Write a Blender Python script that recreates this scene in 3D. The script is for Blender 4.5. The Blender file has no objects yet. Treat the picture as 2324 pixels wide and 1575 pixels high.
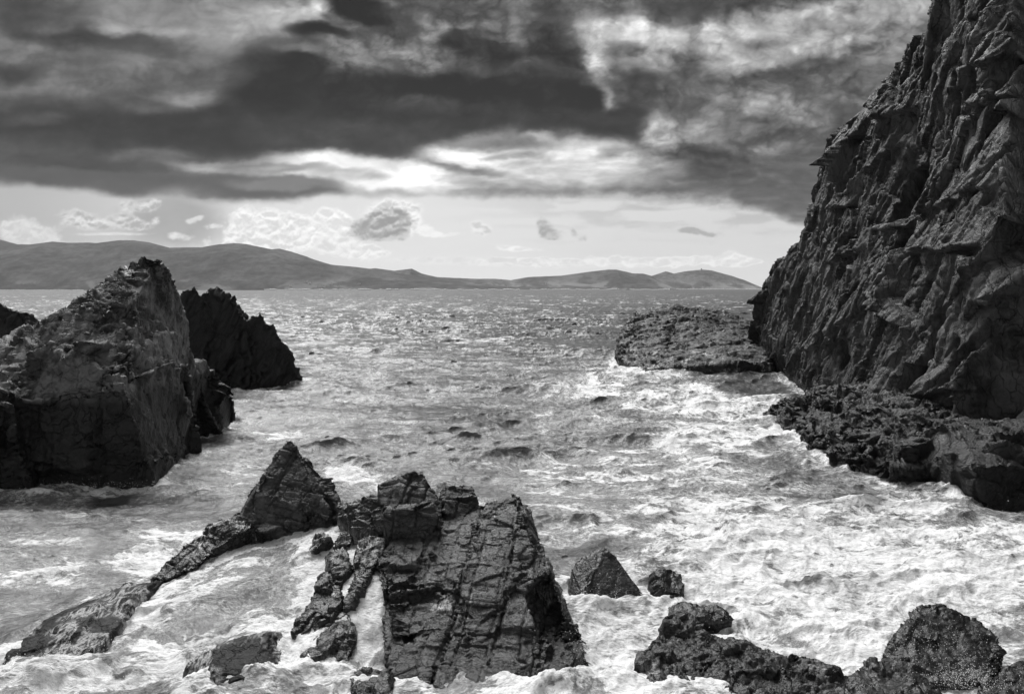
import bpy, bmesh, math
import numpy as np
from mathutils import Vector

# ---------------------------------------------------------------- camera, world, sun, exposure
scene = bpy.context.scene
col = scene.collection
F = 1808.0            # focal length in the units the outlines below are measured in (frame 2324 x 1575)
CU, HV, CAMZ = 1162.0, 655.0, 10.0
cam_d = bpy.data.cameras.new('camera')
cam = bpy.data.objects.new('camera', cam_d); col.objects.link(cam)
cam.location = (0, 0, CAMZ); cam.rotation_euler = (math.radians(90), 0, 0)
cam_d.sensor_width = 36.0; cam_d.lens = 36.0 * F / 2324.0
cam_d.shift_y = -(787.5 - HV) / 2324.0
cam_d.clip_start = 0.5; cam_d.clip_end = 60000
scene.camera = cam

SUN_EL, SUN_AZ = 54.0, -24.0       # degrees; azimuth measured from straight ahead (+Y), negative = left
world = bpy.data.worlds.new('World'); scene.world = world
world.use_nodes = True
wn = world.node_tree; wn.nodes.clear()
w_out = wn.nodes.new('ShaderNodeOutputWorld'); w_bg = wn.nodes.new('ShaderNodeBackground')
w_sky = wn.nodes.new('ShaderNodeTexSky'); w_bw = wn.nodes.new('ShaderNodeRGBToBW')
w_sky.sky_type = 'NISHITA'; w_sky.sun_disc = False
w_sky.sun_elevation = math.radians(SUN_EL); w_sky.sun_rotation = math.radians(SUN_AZ)
wn.links.new(w_sky.outputs[0], w_bw.inputs[0]); wn.links.new(w_bw.outputs[0], w_bg.inputs[0])
w_bg.inputs[1].default_value = 0.12
wn.links.new(w_bg.outputs[0], w_out.inputs[0])

sun_d = bpy.data.lights.new('sun', 'SUN'); sun_d.energy = 3.4; sun_d.angle = math.radians(35)
sun = bpy.data.objects.new('sun', sun_d); col.objects.link(sun)
_sv = Vector((math.sin(math.radians(SUN_AZ)) * math.cos(math.radians(SUN_EL)),
              math.cos(math.radians(SUN_AZ)) * math.cos(math.radians(SUN_EL)), math.sin(math.radians(SUN_EL))))
sun.rotation_euler = _sv.to_track_quat('Z', 'Y').to_euler()
sun.location = (0, 0, 60)

scene.view_settings.view_transform = 'Standard'
scene.view_settings.look = 'None'
scene.view_settings.exposure = 0.27
scene.view_settings.gamma = 1.0
scene.render.engine = 'CYCLES'
scene.cycles.max_bounces = 5
scene.cycles.diffuse_bounces = 2
scene.cycles.glossy_bounces = 2
scene.cycles.volume_bounces = 1
scene.cycles.caustics_reflective = False
scene.cycles.caustics_refractive = False
# ---------------------------------------------------------------- numeric noise helpers
_rng = np.random.RandomState(7)
_PERM = np.concatenate([_rng.permutation(256)] * 3).astype(np.int32)
_G = _rng.normal(size=(256, 3)); _G /= np.linalg.norm(_G, axis=1)[:, None]
_G = _G.astype(np.float32)
_RND = _rng.rand(256, 8).astype(np.float32)


def perlin(x, y, z=0.0):
    x, y, z = np.broadcast_arrays(np.asarray(x, np.float32), np.asarray(y, np.float32), np.asarray(z, np.float32))
    xi = np.floor(x); yi = np.floor(y); zi = np.floor(z)
    fx = x - xi; fy = y - yi; fz = z - zi
    xi = xi.astype(np.int64) & 255; yi = yi.astype(np.int64) & 255; zi = zi.astype(np.int64) & 255
    u = fx * fx * fx * (fx * (fx * 6 - 15) + 10)
    v = fy * fy * fy * (fy * (fy * 6 - 15) + 10)
    w = fz * fz * fz * (fz * (fz * 6 - 15) + 10)
    out = 0
    for i in (0, 1):
        wu = u if i else 1 - u
        a = _PERM[(xi + i) & 255]
        for j in (0, 1):
            wv = v if j else 1 - v
            b = _PERM[a + ((yi + j) & 255)]
            for k in (0, 1):
                ww = w if k else 1 - w
                h = _PERM[b + ((zi + k) & 255)]
                g = _G[h]
                out = out + wu * wv * ww * (g[..., 0] * (fx - i) + g[..., 1] * (fy - j) + g[..., 2] * (fz - k))
    return out * 1.5


def fbm(x, y, z=0.0, octv=5, gain=0.5, lac=2.03, mode=0):
    s = 0; a = 1.0; t = 0; f = 1.0
    for o in range(octv):
        n = perlin(np.asarray(x) * f + 17.3 * o, np.asarray(y) * f - 9.1 * o, np.asarray(z) * f + 5.7 * o)
        if mode == 1:
            n = 1 - 2 * np.abs(n)        # ridged
        elif mode == 2:
            n = 2 * np.abs(n) - 0.6      # billow
        s = s + a * n; t += a; a *= gain; f *= lac
    return s / t


def sstep(a, b, x):
    t = np.clip((x - a) / (b - a), 0, 1)
    return t * t * (3 - 2 * t)


def worley(q, seed=0):
    """q (N,3). returns F1, F2, cell random (N,8), offset q-seedpoint (N,3)"""
    q = q.astype(np.float32)
    c = np.floor(q).astype(np.int64)
    n = len(q)
    f1 = np.full(n, 9.0, np.float32); f2 = np.full(n, 9.0, np.float32)
    hid = np.zeros(n, np.int32); cid = np.zeros(n, np.int64); off = np.zeros((n, 3), np.float32)
    for i in (-1, 0, 1):
        for j in (-1, 0, 1):
            for k in (-1, 0, 1):
                ci = c + np.array([i, j, k])
                h = _PERM[_PERM[_PERM[(ci[:, 0] + seed) & 255] + (ci[:, 1] & 255)] + (ci[:, 2] & 255)]
                p = ci + _RND[h, :3]
                d = q - p
                r = np.sqrt((d * d).sum(1)).astype(np.float32)
                nb = r < f1
                f2 = np.where(nb, f1, np.minimum(f2, r))
                f1 = np.where(nb, r, f1)
                hid = np.where(nb, h, hid)
                cid = np.where(nb, ((ci[:, 0] + 2048) * 4096 + ci[:, 1] + 2048) * 4096 + ci[:, 2] + 2048, cid)
                off = np.where(nb[:, None], d, off).astype(np.float32)
    return f1, f2, _RND[hid], off, cid
# ---------------------------------------------------------------- geometry helpers
def P(u, v, d):
    """a point measured in the photograph at (u, v), standing d metres out from the camera"""
    return ((u - CU) / F * d, d, CAMZ - (v - HV) / F * d)


def PZ(u, v, z):
    return P(u, v, (CAMZ - z) * F / (v - HV))


def PX(u, v, x):
    return P(u, v, x * F / (u - CU))


def tag(o, label=None, cat=None, group=None, kind=None):
    if label: o['label'] = label
    if cat: o['category'] = cat
    if group: o['group'] = group
    if kind: o['kind'] = kind
    return o


def mesh_np(name, verts, faces, mat=None, smooth=True, parent=None):
    me = bpy.data.meshes.new(name)
    verts = np.ascontiguousarray(verts, np.float32); faces = np.ascontiguousarray(faces, np.int32)
    k = faces.shape[1]
    me.vertices.add(len(verts)); me.vertices.foreach_set('co', verts.ravel())
    me.loops.add(faces.size); me.loops.foreach_set('vertex_index', faces.ravel())
    me.polygons.add(len(faces)); me.polygons.foreach_set('loop_start', np.arange(0, faces.size, k, dtype=np.int32))
    me.update(calc_edges=True); me.validate()
    if smooth: me.polygons.foreach_set('use_smooth', np.ones(len(me.polygons), bool))
    if mat: me.materials.append(mat)
    o = bpy.data.objects.new(name, me); col.objects.link(o)
    if parent: o.parent = parent
    return o


def grid_faces(nr, nc):
    i = np.arange(nr - 1)[:, None] * nc + np.arange(nc - 1)[None, :]
    return np.stack([i, i + 1, i + nc + 1, i + nc], -1).reshape(-1, 4)


def add_attr(o, name, vals):
    a = o.data.attributes.new(name, 'FLOAT', 'POINT')
    a.data.foreach_set('value', np.ascontiguousarray(vals, np.float32).ravel())


def hull_into(bm, pts):
    vs = [bm.verts.new(p) for p in pts]
    r = bmesh.ops.convex_hull(bm, input=vs, use_existing_faces=False)
    junk = [g for g in r['geom_interior'] if isinstance(g, bmesh.types.BMVert)]
    junk += [g for g in r['geom_unused'] if isinstance(g, bmesh.types.BMVert)]
    if junk: bmesh.ops.delete(bm, geom=list(set(junk)), context='VERTS')


def remeshed(bm, voxel, cutters=None):
    """union of the closed pieces in bm as one even skin"""
    if isinstance(bm, bpy.types.Mesh): me = bm
    else:
        bmesh.ops.recalc_face_normals(bm, faces=bm.faces)
        me = bpy.data.meshes.new('tmp'); bm.to_mesh(me); bm.free()
    o = bpy.data.objects.new('tmp', me); col.objects.link(o)
    dead = [o]
    if cutters:
        for pts in cutters:
            b2 = bmesh.new(); hull_into(b2, pts); bmesh.ops.recalc_face_normals(b2, faces=b2.faces)
            m2 = bpy.data.meshes.new('cut'); b2.to_mesh(m2); b2.free()
            c = bpy.data.objects.new('cut', m2); col.objects.link(c); dead.append(c)
        r0 = o.modifiers.new('r0', 'REMESH'); r0.mode = 'VOXEL'; r0.voxel_size = voxel * 2
        for c in dead[1:]:
            bo = o.modifiers.new('b', 'BOOLEAN'); bo.operation = 'DIFFERENCE'; bo.object = c; bo.solver = 'FAST'
    r = o.modifiers.new('r', 'REMESH'); r.mode = 'VOXEL'; r.voxel_size = voxel; r.adaptivity = 0
    dg = bpy.context.evaluated_depsgraph_get()
    out = bpy.data.meshes.new_from_object(o.evaluated_get(dg))
    for d in dead: bpy.data.objects.remove(d)
    n = len(out.vertices)
    V = np.empty(n * 3, np.float32); out.vertices.foreach_get('co', V); V = V.reshape(-1, 3)
    npoly = len(out.polygons)
    L = np.empty(len(out.loops), np.int32); out.loops.foreach_get('vertex_index', L)
    T = np.empty(npoly, np.int32); out.polygons.foreach_get('loop_total', T)
    assert (T == 4).all()
    bpy.data.meshes.remove(out)
    return V, L.reshape(-1, 4)


def normals(V, Fc):
    a = V[Fc[:, 2]] - V[Fc[:, 0]]; b = V[Fc[:, 3]] - V[Fc[:, 1]]
    n = np.cross(a, b)
    N = np.zeros_like(V)
    for k in range(4):
        for c in range(3):
            N[:, c] += np.bincount(Fc[:, k], n[:, c], len(V))
    return N / np.maximum(np.linalg.norm(N, axis=1), 1e-9)[:, None]


def frame(dip_dir_deg, dip_deg, spin=0):
    """rows: strike, down dip, bedding normal"""
    a = math.radians(dip_dir_deg); d = math.radians(dip_deg)
    h = np.array([math.sin(a), math.cos(a), 0.0]); up = np.array([0, 0, 1.0])
    n = h * math.sin(d) + up * math.cos(d)
    dn = h * math.cos(d) - up * math.sin(d)
    s = np.cross(n, dn)
    if spin:
        c, q = math.cos(math.radians(spin)), math.sin(math.radians(spin))
        s, dn = s * c + dn * q, -s * q + dn * c
    return np.array([s, dn, n])


def eased(V, Fc, times, amount=.5, only_over=None):
    for _ in range(times):
        S = np.zeros_like(V); n = np.zeros(len(V))
        for k in range(4):
            for j in (1, 3):
                for ax in range(3): S[:, ax] += np.bincount(Fc[:, k], V[Fc[:, (k + j) % 4], ax], len(V))
                n += np.bincount(Fc[:, k], minlength=len(V))
        M = S / np.maximum(n, 1)[:, None]; w = amount
        if only_over: w = (amount * sstep(only_over * .6, only_over * 1.4, np.linalg.norm(V - M, axis=1)))[:, None]
        V = (V * (1 - w) + M * w).astype(np.float32)
    return V


def carve(V, Fc, R, layers, seed=0.0):
    """layers of (kind, cell sizes along the frame axes, amplitude, extra) pushed along the skin's normals"""
    for kind, size, amp, extra in layers:
        if kind == 'ease':
            V = eased(V, Fc, size, amp); continue
        N = normals(V, Fc)
        q = V @ R.T
        wob = np.stack([fbm(V[:, 0] / 1.7 + seed, V[:, 1] / 1.7, V[:, 2] / 1.7 + k * 7.7, 3) for k in range(3)], 1)
        if kind == 'flat':           # split into plates: every patch of skin is pressed onto a plane of its own
            keep, tilt, off_ = extra[:3]; soft = len(extra) > 3
            qq = (q + wob * min(size) * .35) / np.array(size) + seed * 3.1
            f1, f2, rnd, off, cid = worley(qq, int(seed * 7) + int(amp * 50))
            # patches also part where the skin turns a corner
            ax = np.abs(N) > .55
            cid = cid * 64 + (N[:, 0] > .6) * 1 + (N[:, 0] < -.6) * 2 + (N[:, 1] < -.6) * 4 + (N[:, 1] > .6) * 8 + (N[:, 2] > .7) * 16
            un, inv = np.unique(cid, return_inverse=True); inv = inv.ravel(); m = len(un)
            cnt = np.bincount(inv, minlength=m)
            cen = np.stack([np.bincount(inv, V[:, k], m) / cnt for k in range(3)], 1)
            nn = np.stack([np.bincount(inv, N[:, k], m) / cnt for k in range(3)], 1)
            first = np.zeros(m, np.int64); first[inv] = np.arange(len(inv))
            rc = _RND[(un * 2654435761 % 251).astype(np.int64) & 255]
            nn = nn + tilt * (rc[:, 1:4] - .5) * 2
            nn /= np.maximum(np.linalg.norm(nn, axis=1), 1e-6)[:, None]
            d = ((V - cen[inv]) * nn[inv]).sum(1)
            ok = (cnt[inv] > 6)
            lim = min(size) * .55
            if soft: d = d * np.exp(-(d / (1.5 * lim)) ** 4); ok = cnt[inv] > 30
            V = V - (nn[inv] * (np.clip(d, -lim, lim) * keep * ok)[:, None]).astype(np.float32) + (nn[inv] * ((rc[inv, 5] - .5) * amp * ok)[:, None]).astype(np.float32)
            if off_: V = V - (N * (off_ * np.exp(-((f2 - f1) / .05) ** 2))[:, None]).astype(np.float32)
            continue
        if kind == 'facet':          # broken facets: tilted cells with a step at their borders
            qq = (q + wob * min(size) * .5) / np.array(size)
            f1, f2, rnd, off, _ = worley(qq, int(seed * 13) + 3)
            tilt = (rnd[:, 1:4] - .5) * 2
            d = (rnd[:, 4] - .5) + extra * (tilt * off).sum(1)
            d = amp * np.clip(d, -1, 1) - .35 * amp * np.exp(-((f2 - f1) / .07) ** 2)
        elif kind == 'block':        # joints: long cracks down the dip, each column broken across on its own
            w = extra                # crack width in metres
            a = q / np.array(size) + wob * np.array([.10, .16, .12])
            a0 = a[:, 0] + .45 * perlin(a[:, 0] / 1.7, seed, 0) + .10 * perlin(a[:, 1] / 2.1, a[:, 0] / 3, seed)
            kz = np.floor(a[:, 2]); c0 = np.floor(a0); ci = c0.astype(np.int64)
            hc = _RND[(ci * 37 + kz.astype(np.int64) * 11) & 255, 0]
            a1 = a[:, 1] * (.75 + .5 * hc) + 9 * hc; a1 = a1 + .6 * perlin(a1 / 1.9, hc * 40, seed) + .12 * perlin(a[:, 0] * 1.3, a1 / 2, 3)
            c1 = np.floor(a1)
            h = _PERM[_PERM[_PERM[ci & 255] + (c1.astype(np.int64) & 255)] + (kz.astype(np.int64) & 255)]
            h2 = _PERM[(_PERM[ci & 255] + ((c1 + (a1 - c1 > .5)).astype(np.int64) & 255)) & 511]
            ex = np.minimum(a0 - c0, 1 - a0 + c0) * size[0]; ey = np.minimum(a1 - c1, 1 - a1 + c1) * size[1]
            f = fbm(V[:, 0] * 1.1, V[:, 1] * 1.1, V[:, 2] * 1.1 + seed, 3)
            g0 = np.exp(-(ex / (w * 1.25)) ** 2) * np.clip(.8 + 1.2 * f, .2, 1.3)
            g1 = np.exp(-(ey / w) ** 2) * np.clip(_RND[h2, 1] * 1.5 - .2 + f, .0, 1.1)
            d = amp * (_RND[h, 0] - .5) * 1.3 - (amp * .8 + .03) * np.maximum(g0, g1 * sstep(-.1, .35, f + _RND[h2, 3] - .45))
        elif kind == 'crease':       # flat faces meeting in sharp folds
            rs = np.random.RandomState(int(abs(seed) * 10) + int(amp * 100)); d = 0
            for i in range(int(extra)):
                v = rs.normal(size=3); v[2] *= .6; v[0] *= .8; v /= np.linalg.norm(v)
                qs = q / np.array(size)
                ph = qs @ v + .35 * fbm(qs[:, 0] / 2.2 + i * 3, qs[:, 1] / 2.2, qs[:, 2] / 2.2 + seed, 3) + rs.rand() * 9
                c = np.floor(ph); fr = ph - c
                r = _RND[(c.astype(np.int64) * 29 + i * 7) & 255]
                p = .25 + .6 * r[:, 3]
                tri = np.where(fr < p, fr / p, (1 - fr) / (1 - p))
                d = d + (tri - .5) * (.35 + .65 * r[:, 4])
            d = amp * d / math.sqrt(extra) * 1.3
        elif kind == 'strata':       # thin beds standing proud or worn back
            t = q[:, 2] / size[2] + .5 * wob[:, 0]
            c = np.floor(t); fr = t - c
            r = _RND[(c.astype(np.int64) * 31) & 255, 2]; r2 = _RND[((c.astype(np.int64) + 1) * 31) & 255, 2]
            d = amp * (r + (r2 - r) * sstep(.72, 1.0, fr) - .5) - .4 * amp * np.exp(-((fr - .98) / .07) ** 2)
            d = d * np.clip(.6 + fbm(V[:, 0] / size[0], V[:, 1] / size[0], V[:, 2] / size[0], 3), .1, 1.2)
        elif kind == 'noise':
            s = np.array(size); qs = q / s
            d = amp * fbm(qs[:, 0] + seed, qs[:, 1], qs[:, 2], 5, extra)
        elif kind == 'ridge':
            s = np.array(size); qs = q / s
            d = amp * fbm(qs[:, 0] + seed, qs[:, 1], qs[:, 2], 4, extra, mode=1)
        V = V + N * d[:, None].astype(np.float32)
    return V


ROCK_SKINS = []


def rock(name, hulls, voxel, R, layers, mat, label, cat='rock', group=None, seed=0.0, cutters=None, parent=None, fix=None, grow=0.0, pre=None):
    if isinstance(hulls, bpy.types.Mesh): bm = hulls
    else:
        bm = bmesh.new()
        for h in hulls: hull_into(bm, h)
    V, Fc = remeshed(bm, voxel, cutters)
    if fix: V = fix(V, Fc)
    if grow: V = V + normals(V, Fc) * np.float32(grow)
    if pre: V = carve(V, Fc, pre[0], pre[1], seed + .5)
    V = carve(V, Fc, R, layers, seed)
    V = eased(V, Fc, 4, .85, voxel * 2.4)
    ROCK_SKINS.append(V[(V[:, 2] < 2.6) & (V[:, 2] > -.6)][::3])
    o = mesh_np(name, V, Fc, mat, True, parent)
    if not parent: tag(o, label, cat, group)
    return o


def slabs(front, back_shift, down=None):
    """front outline points plus the same pushed back (and down) - a thick block"""
    out = list(front)
    for p in front: out.append((p[0] + back_shift[0], p[1] + back_shift[1], p[2] + back_shift[2]))
    if down is not None:
        out += [(p[0], p[1], min(p[2], 0) + down) for p in front]
        out += [(p[0] + back_shift[0], p[1] + back_shift[1], down) for p in front]
    return out
# ---------------------------------------------------------------- materials (all grey: the place is seen in black and white)
class NT:
    def __init__(s, mat):
        mat.use_nodes = True; s.t = mat.node_tree; s.t.nodes.clear()
    def n(s, typ, **kw):
        x = s.t.nodes.new(typ)
        for k, v in kw.items():
            if k.startswith('i_'):
                x.inputs[k[2:].replace('_', ' ')].default_value = v
            else: setattr(x, k, v)
        return x
    def l(s, a, b): s.t.links.new(a, b)
    def math(s, op, a, b=None, c=None, clamp=False):
        x = s.t.nodes.new('ShaderNodeMath'); x.operation = op; x.use_clamp = clamp
        for i, q in enumerate((a, b, c)):
            if q is None: continue
            if isinstance(q, (int, float)): x.inputs[i].default_value = q
            else: s.l(q, x.inputs[i])
        return x.outputs[0]
    def ramp(s, x, a, b, lo=0.0, hi=1.0, smooth=True):
        m = s.t.nodes.new('ShaderNodeMapRange'); m.interpolation_type = 'SMOOTHSTEP' if smooth else 'LINEAR'
        s.l(x, m.inputs[0])
        for i, q in enumerate((a, b, lo, hi)):
            if isinstance(q, (int, float)): m.inputs[i + 1].default_value = q
            else: s.l(q, m.inputs[i + 1])
        return m.outputs[0]
    def noise(s, vec, scale, detail=6, rough=.55, dist=0.0, typ='FBM'):
        x = s.t.nodes.new('ShaderNodeTexNoise'); s.l(vec, x.inputs['Vector'])
        x.inputs['Scale'].default_value = scale; x.inputs['Detail'].default_value = detail
        x.inputs['Roughness'].default_value = rough; x.inputs['Distortion'].default_value = dist
        return x.outputs[0]
    def mix(s, f, a, b):
        x = s.t.nodes.new('ShaderNodeMix'); x.data_type = 'FLOAT'
        for i, q in ((0, f), (2, a), (3, b)):
            if isinstance(q, (int, float)): x.inputs[i].default_value = q
            else: s.l(q, x.inputs[i])
        return x.outputs[0]


def rock_material(name, R, dark, light, rough=(.35, .7), wet=None, streak=6.0, size=1.0, bump=.05, veins=0.0, pit=0.0, crack=1.0, spec=.5, sharp=.12, wash=None):
    """R: bedding frame; wet = (height where the weed-dark wet band ends, softness)"""
    m = bpy.data.materials.new(name); t = NT(m)
    out = t.n('ShaderNodeOutputMaterial'); b = t.n('ShaderNodeBsdfPrincipled')
    geo = t.n('ShaderNodeTexCoord'); pos = geo.outputs['Object']
    comps = []
    for k, sc in enumerate((1.0, 1.0, streak)):
        d = t.n('ShaderNodeVectorMath', operation='DOT_PRODUCT'); t.l(pos, d.inputs[0]); d.inputs[1].default_value = tuple(float(x) * sc for x in R[k])
        comps.append(d.outputs['Value'])
    cx = t.n('ShaderNodeCombineXYZ'); [t.l(c, cx.inputs[i]) for i, c in enumerate(comps)]
    sv = cx.outputs[0]
    n1 = t.noise(pos, .55 / size, 7, .62, .4)
    n2 = t.noise(sv, 1.3 / size, 8, .68, .5)
    n3 = t.noise(pos, 9 / size, 6, .7)
    mot = t.math('ADD', t.math('MULTIPLY', n1, .55), t.math('MULTIPLY', n2, .45))
    fac = t.ramp(mot, .5 - sharp, .5 + sharp)
    base = t.mix(fac, dark * .6, light * .74)
    base = t.math('MULTIPLY', base, t.ramp(n3, .3, .7, .72, 1.25))
    if veins:
        vv = t.noise(sv, 2.2 / size, 3, .5, 1.2)
        line = t.ramp(t.math('ABSOLUTE', t.math('SUBTRACT', vv, .5)), .0, .02, 1.0, 0.0)
        line = t.math('MULTIPLY', line, t.ramp(n1, .5, .6))
        base = t.mix(t.math('MULTIPLY', line, veins), base, .45)
    # fine cracks
    vo = t.n('ShaderNodeTexVoronoi', feature='DISTANCE_TO_EDGE'); vo.inputs['Scale'].default_value = 1.1 / size
    wv = t.n('ShaderNodeVectorMath', operation='ADD'); t.l(cx.outputs[0], wv.inputs[0])
    nn = t.n('ShaderNodeTexNoise'); t.l(pos, nn.inputs['Vector']); nn.inputs['Scale'].default_value = 1.5 / size; nn.inputs['Detail'].default_value = 5
    sc_ = t.n('ShaderNodeVectorMath', operation='SCALE'); t.l(nn.outputs['Color'], sc_.inputs[0]); sc_.inputs['Scale'].default_value = 1.6 * size
    t.l(sc_.outputs[0], wv.inputs[1]); t.l(wv.outputs[0], vo.inputs['Vector'])
    cr = t.ramp(vo.outputs['Distance'], 0.0, .045, 0.0, 1.0)
    if wet:
        sep = t.n('ShaderNodeSeparateXYZ'); t.l(pos, sep.inputs[0])
        h = t.math('ADD', sep.outputs[2], t.math('MULTIPLY', t.math('SUBTRACT', n1, .5), wet[1] * 2.5))
        wf = t.ramp(h, wet[0] - wet[1], wet[0] + wet[1], 1.0, 0.0)
        base = t.mix(wf, base, t.math('MULTIPLY', base, wet[2] if len(wet) > 2 else .25))
        rr = t.mix(wf, t.ramp(n3, .35, .65, rough[0], rough[1]), .42)
    else:
        rr = t.ramp(n3, .35, .65, rough[0], rough[1])
    if wash:                         # white water draining down the rock in threads and torn sheets
        am, ztop, sx, sy = wash
        mp = t.n('ShaderNodeMapping'); mp.inputs['Scale'].default_value = (sx, sy, .8); t.l(pos, mp.inputs[0])
        w1 = t.noise(mp.outputs[0], 1.0, 6, .65, .5); w2 = t.noise(pos, .7, 3, .5)
        fil = t.math('SUBTRACT', 1.0, t.math('ABSOLUTE', t.math('MULTIPLY', t.math('SUBTRACT', w1, .5), 14.0)))
        fil = t.math('MAXIMUM', fil, 0.0)
        area = t.ramp(w2, .56 - am * .25, .66 - am * .25)
        sh = t.math('MAXIMUM', t.math('MULTIPLY', fil, .8), t.ramp(w1, .58, .70))
        s2 = t.n('ShaderNodeSeparateXYZ'); t.l(pos, s2.inputs[0])
        wm = t.math('MULTIPLY', t.math('MULTIPLY', sh, area), t.ramp(s2.outputs[2], ztop * .6, ztop, 1.0, 0.0))
        wm = t.math('MULTIPLY', wm, t.ramp(n3, .35, .6, .45, 1.0))
        base = t.mix(wm, base, .72)
    hgt = t.math('ADD', t.math('MULTIPLY', n2, 1.0), t.math('MULTIPLY', n3, .35))
    hgt = t.math('ADD', hgt, t.math('MULTIPLY', cr, .35 * crack))
    if pit:
        pv = t.n('ShaderNodeTexVoronoi'); pv.inputs['Scale'].default_value = 7 / size; t.l(pos, pv.inputs['Vector'])
        hgt = t.math('ADD', hgt, t.math('MULTIPLY', t.ramp(pv.outputs['Distance'], .1, .6), pit))
    bp = t.n('ShaderNodeBump'); bp.inputs['Strength'].default_value = 1.0; bp.inputs['Distance'].default_value = bump * 2.2
    t.l(hgt, bp.inputs['Height'])
    b.inputs['Specular IOR Level'].default_value = spec
    cc = t.n('ShaderNodeCombineColor'); [t.l(base, cc.inputs[i]) for i in range(3)]
    t.l(cc.outputs[0], b.inputs['Base Color']); t.l(rr, b.inputs['Roughness']); t.l(bp.outputs[0], b.inputs['Normal'])
    t.l(b.outputs[0], out.inputs[0])
    return m


def flat_material(name, v, rough=.7, noise=.0, scale=1.0):
    m = bpy.data.materials.new(name); t = NT(m)
    out = t.n('ShaderNodeOutputMaterial'); b = t.n('ShaderNodeBsdfPrincipled')
    geo = t.n('ShaderNodeTexCoord')
    n = t.noise(geo.outputs['Object'], scale, 6, .6)
    base = t.ramp(n, .3, .7, v * (1 - noise), v * (1 + noise))
    cc = t.n('ShaderNodeCombineColor'); [t.l(base, cc.inputs[i]) for i in range(3)]
    t.l(cc.outputs[0], b.inputs['Base Color']); b.inputs['Roughness'].default_value = rough
    t.l(b.outputs[0], out.inputs[0])
    return m


def sky_material():
    m = bpy.data.materials.new('clouded_sky'); t = NT(m)
    out = t.n('ShaderNodeOutputMaterial'); e = t.n('ShaderNodeEmission'); a = t.n('ShaderNodeAttribute', attribute_name='radiance')
    cc = t.n('ShaderNodeCombineColor'); [t.l(a.outputs['Fac'], cc.inputs[i]) for i in range(3)]
    t.l(cc.outputs[0], e.inputs[0]); t.l(e.outputs[0], out.inputs[0])
    try: m.cycles.emission_sampling = 'NONE'
    except Exception: pass
    return m


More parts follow.
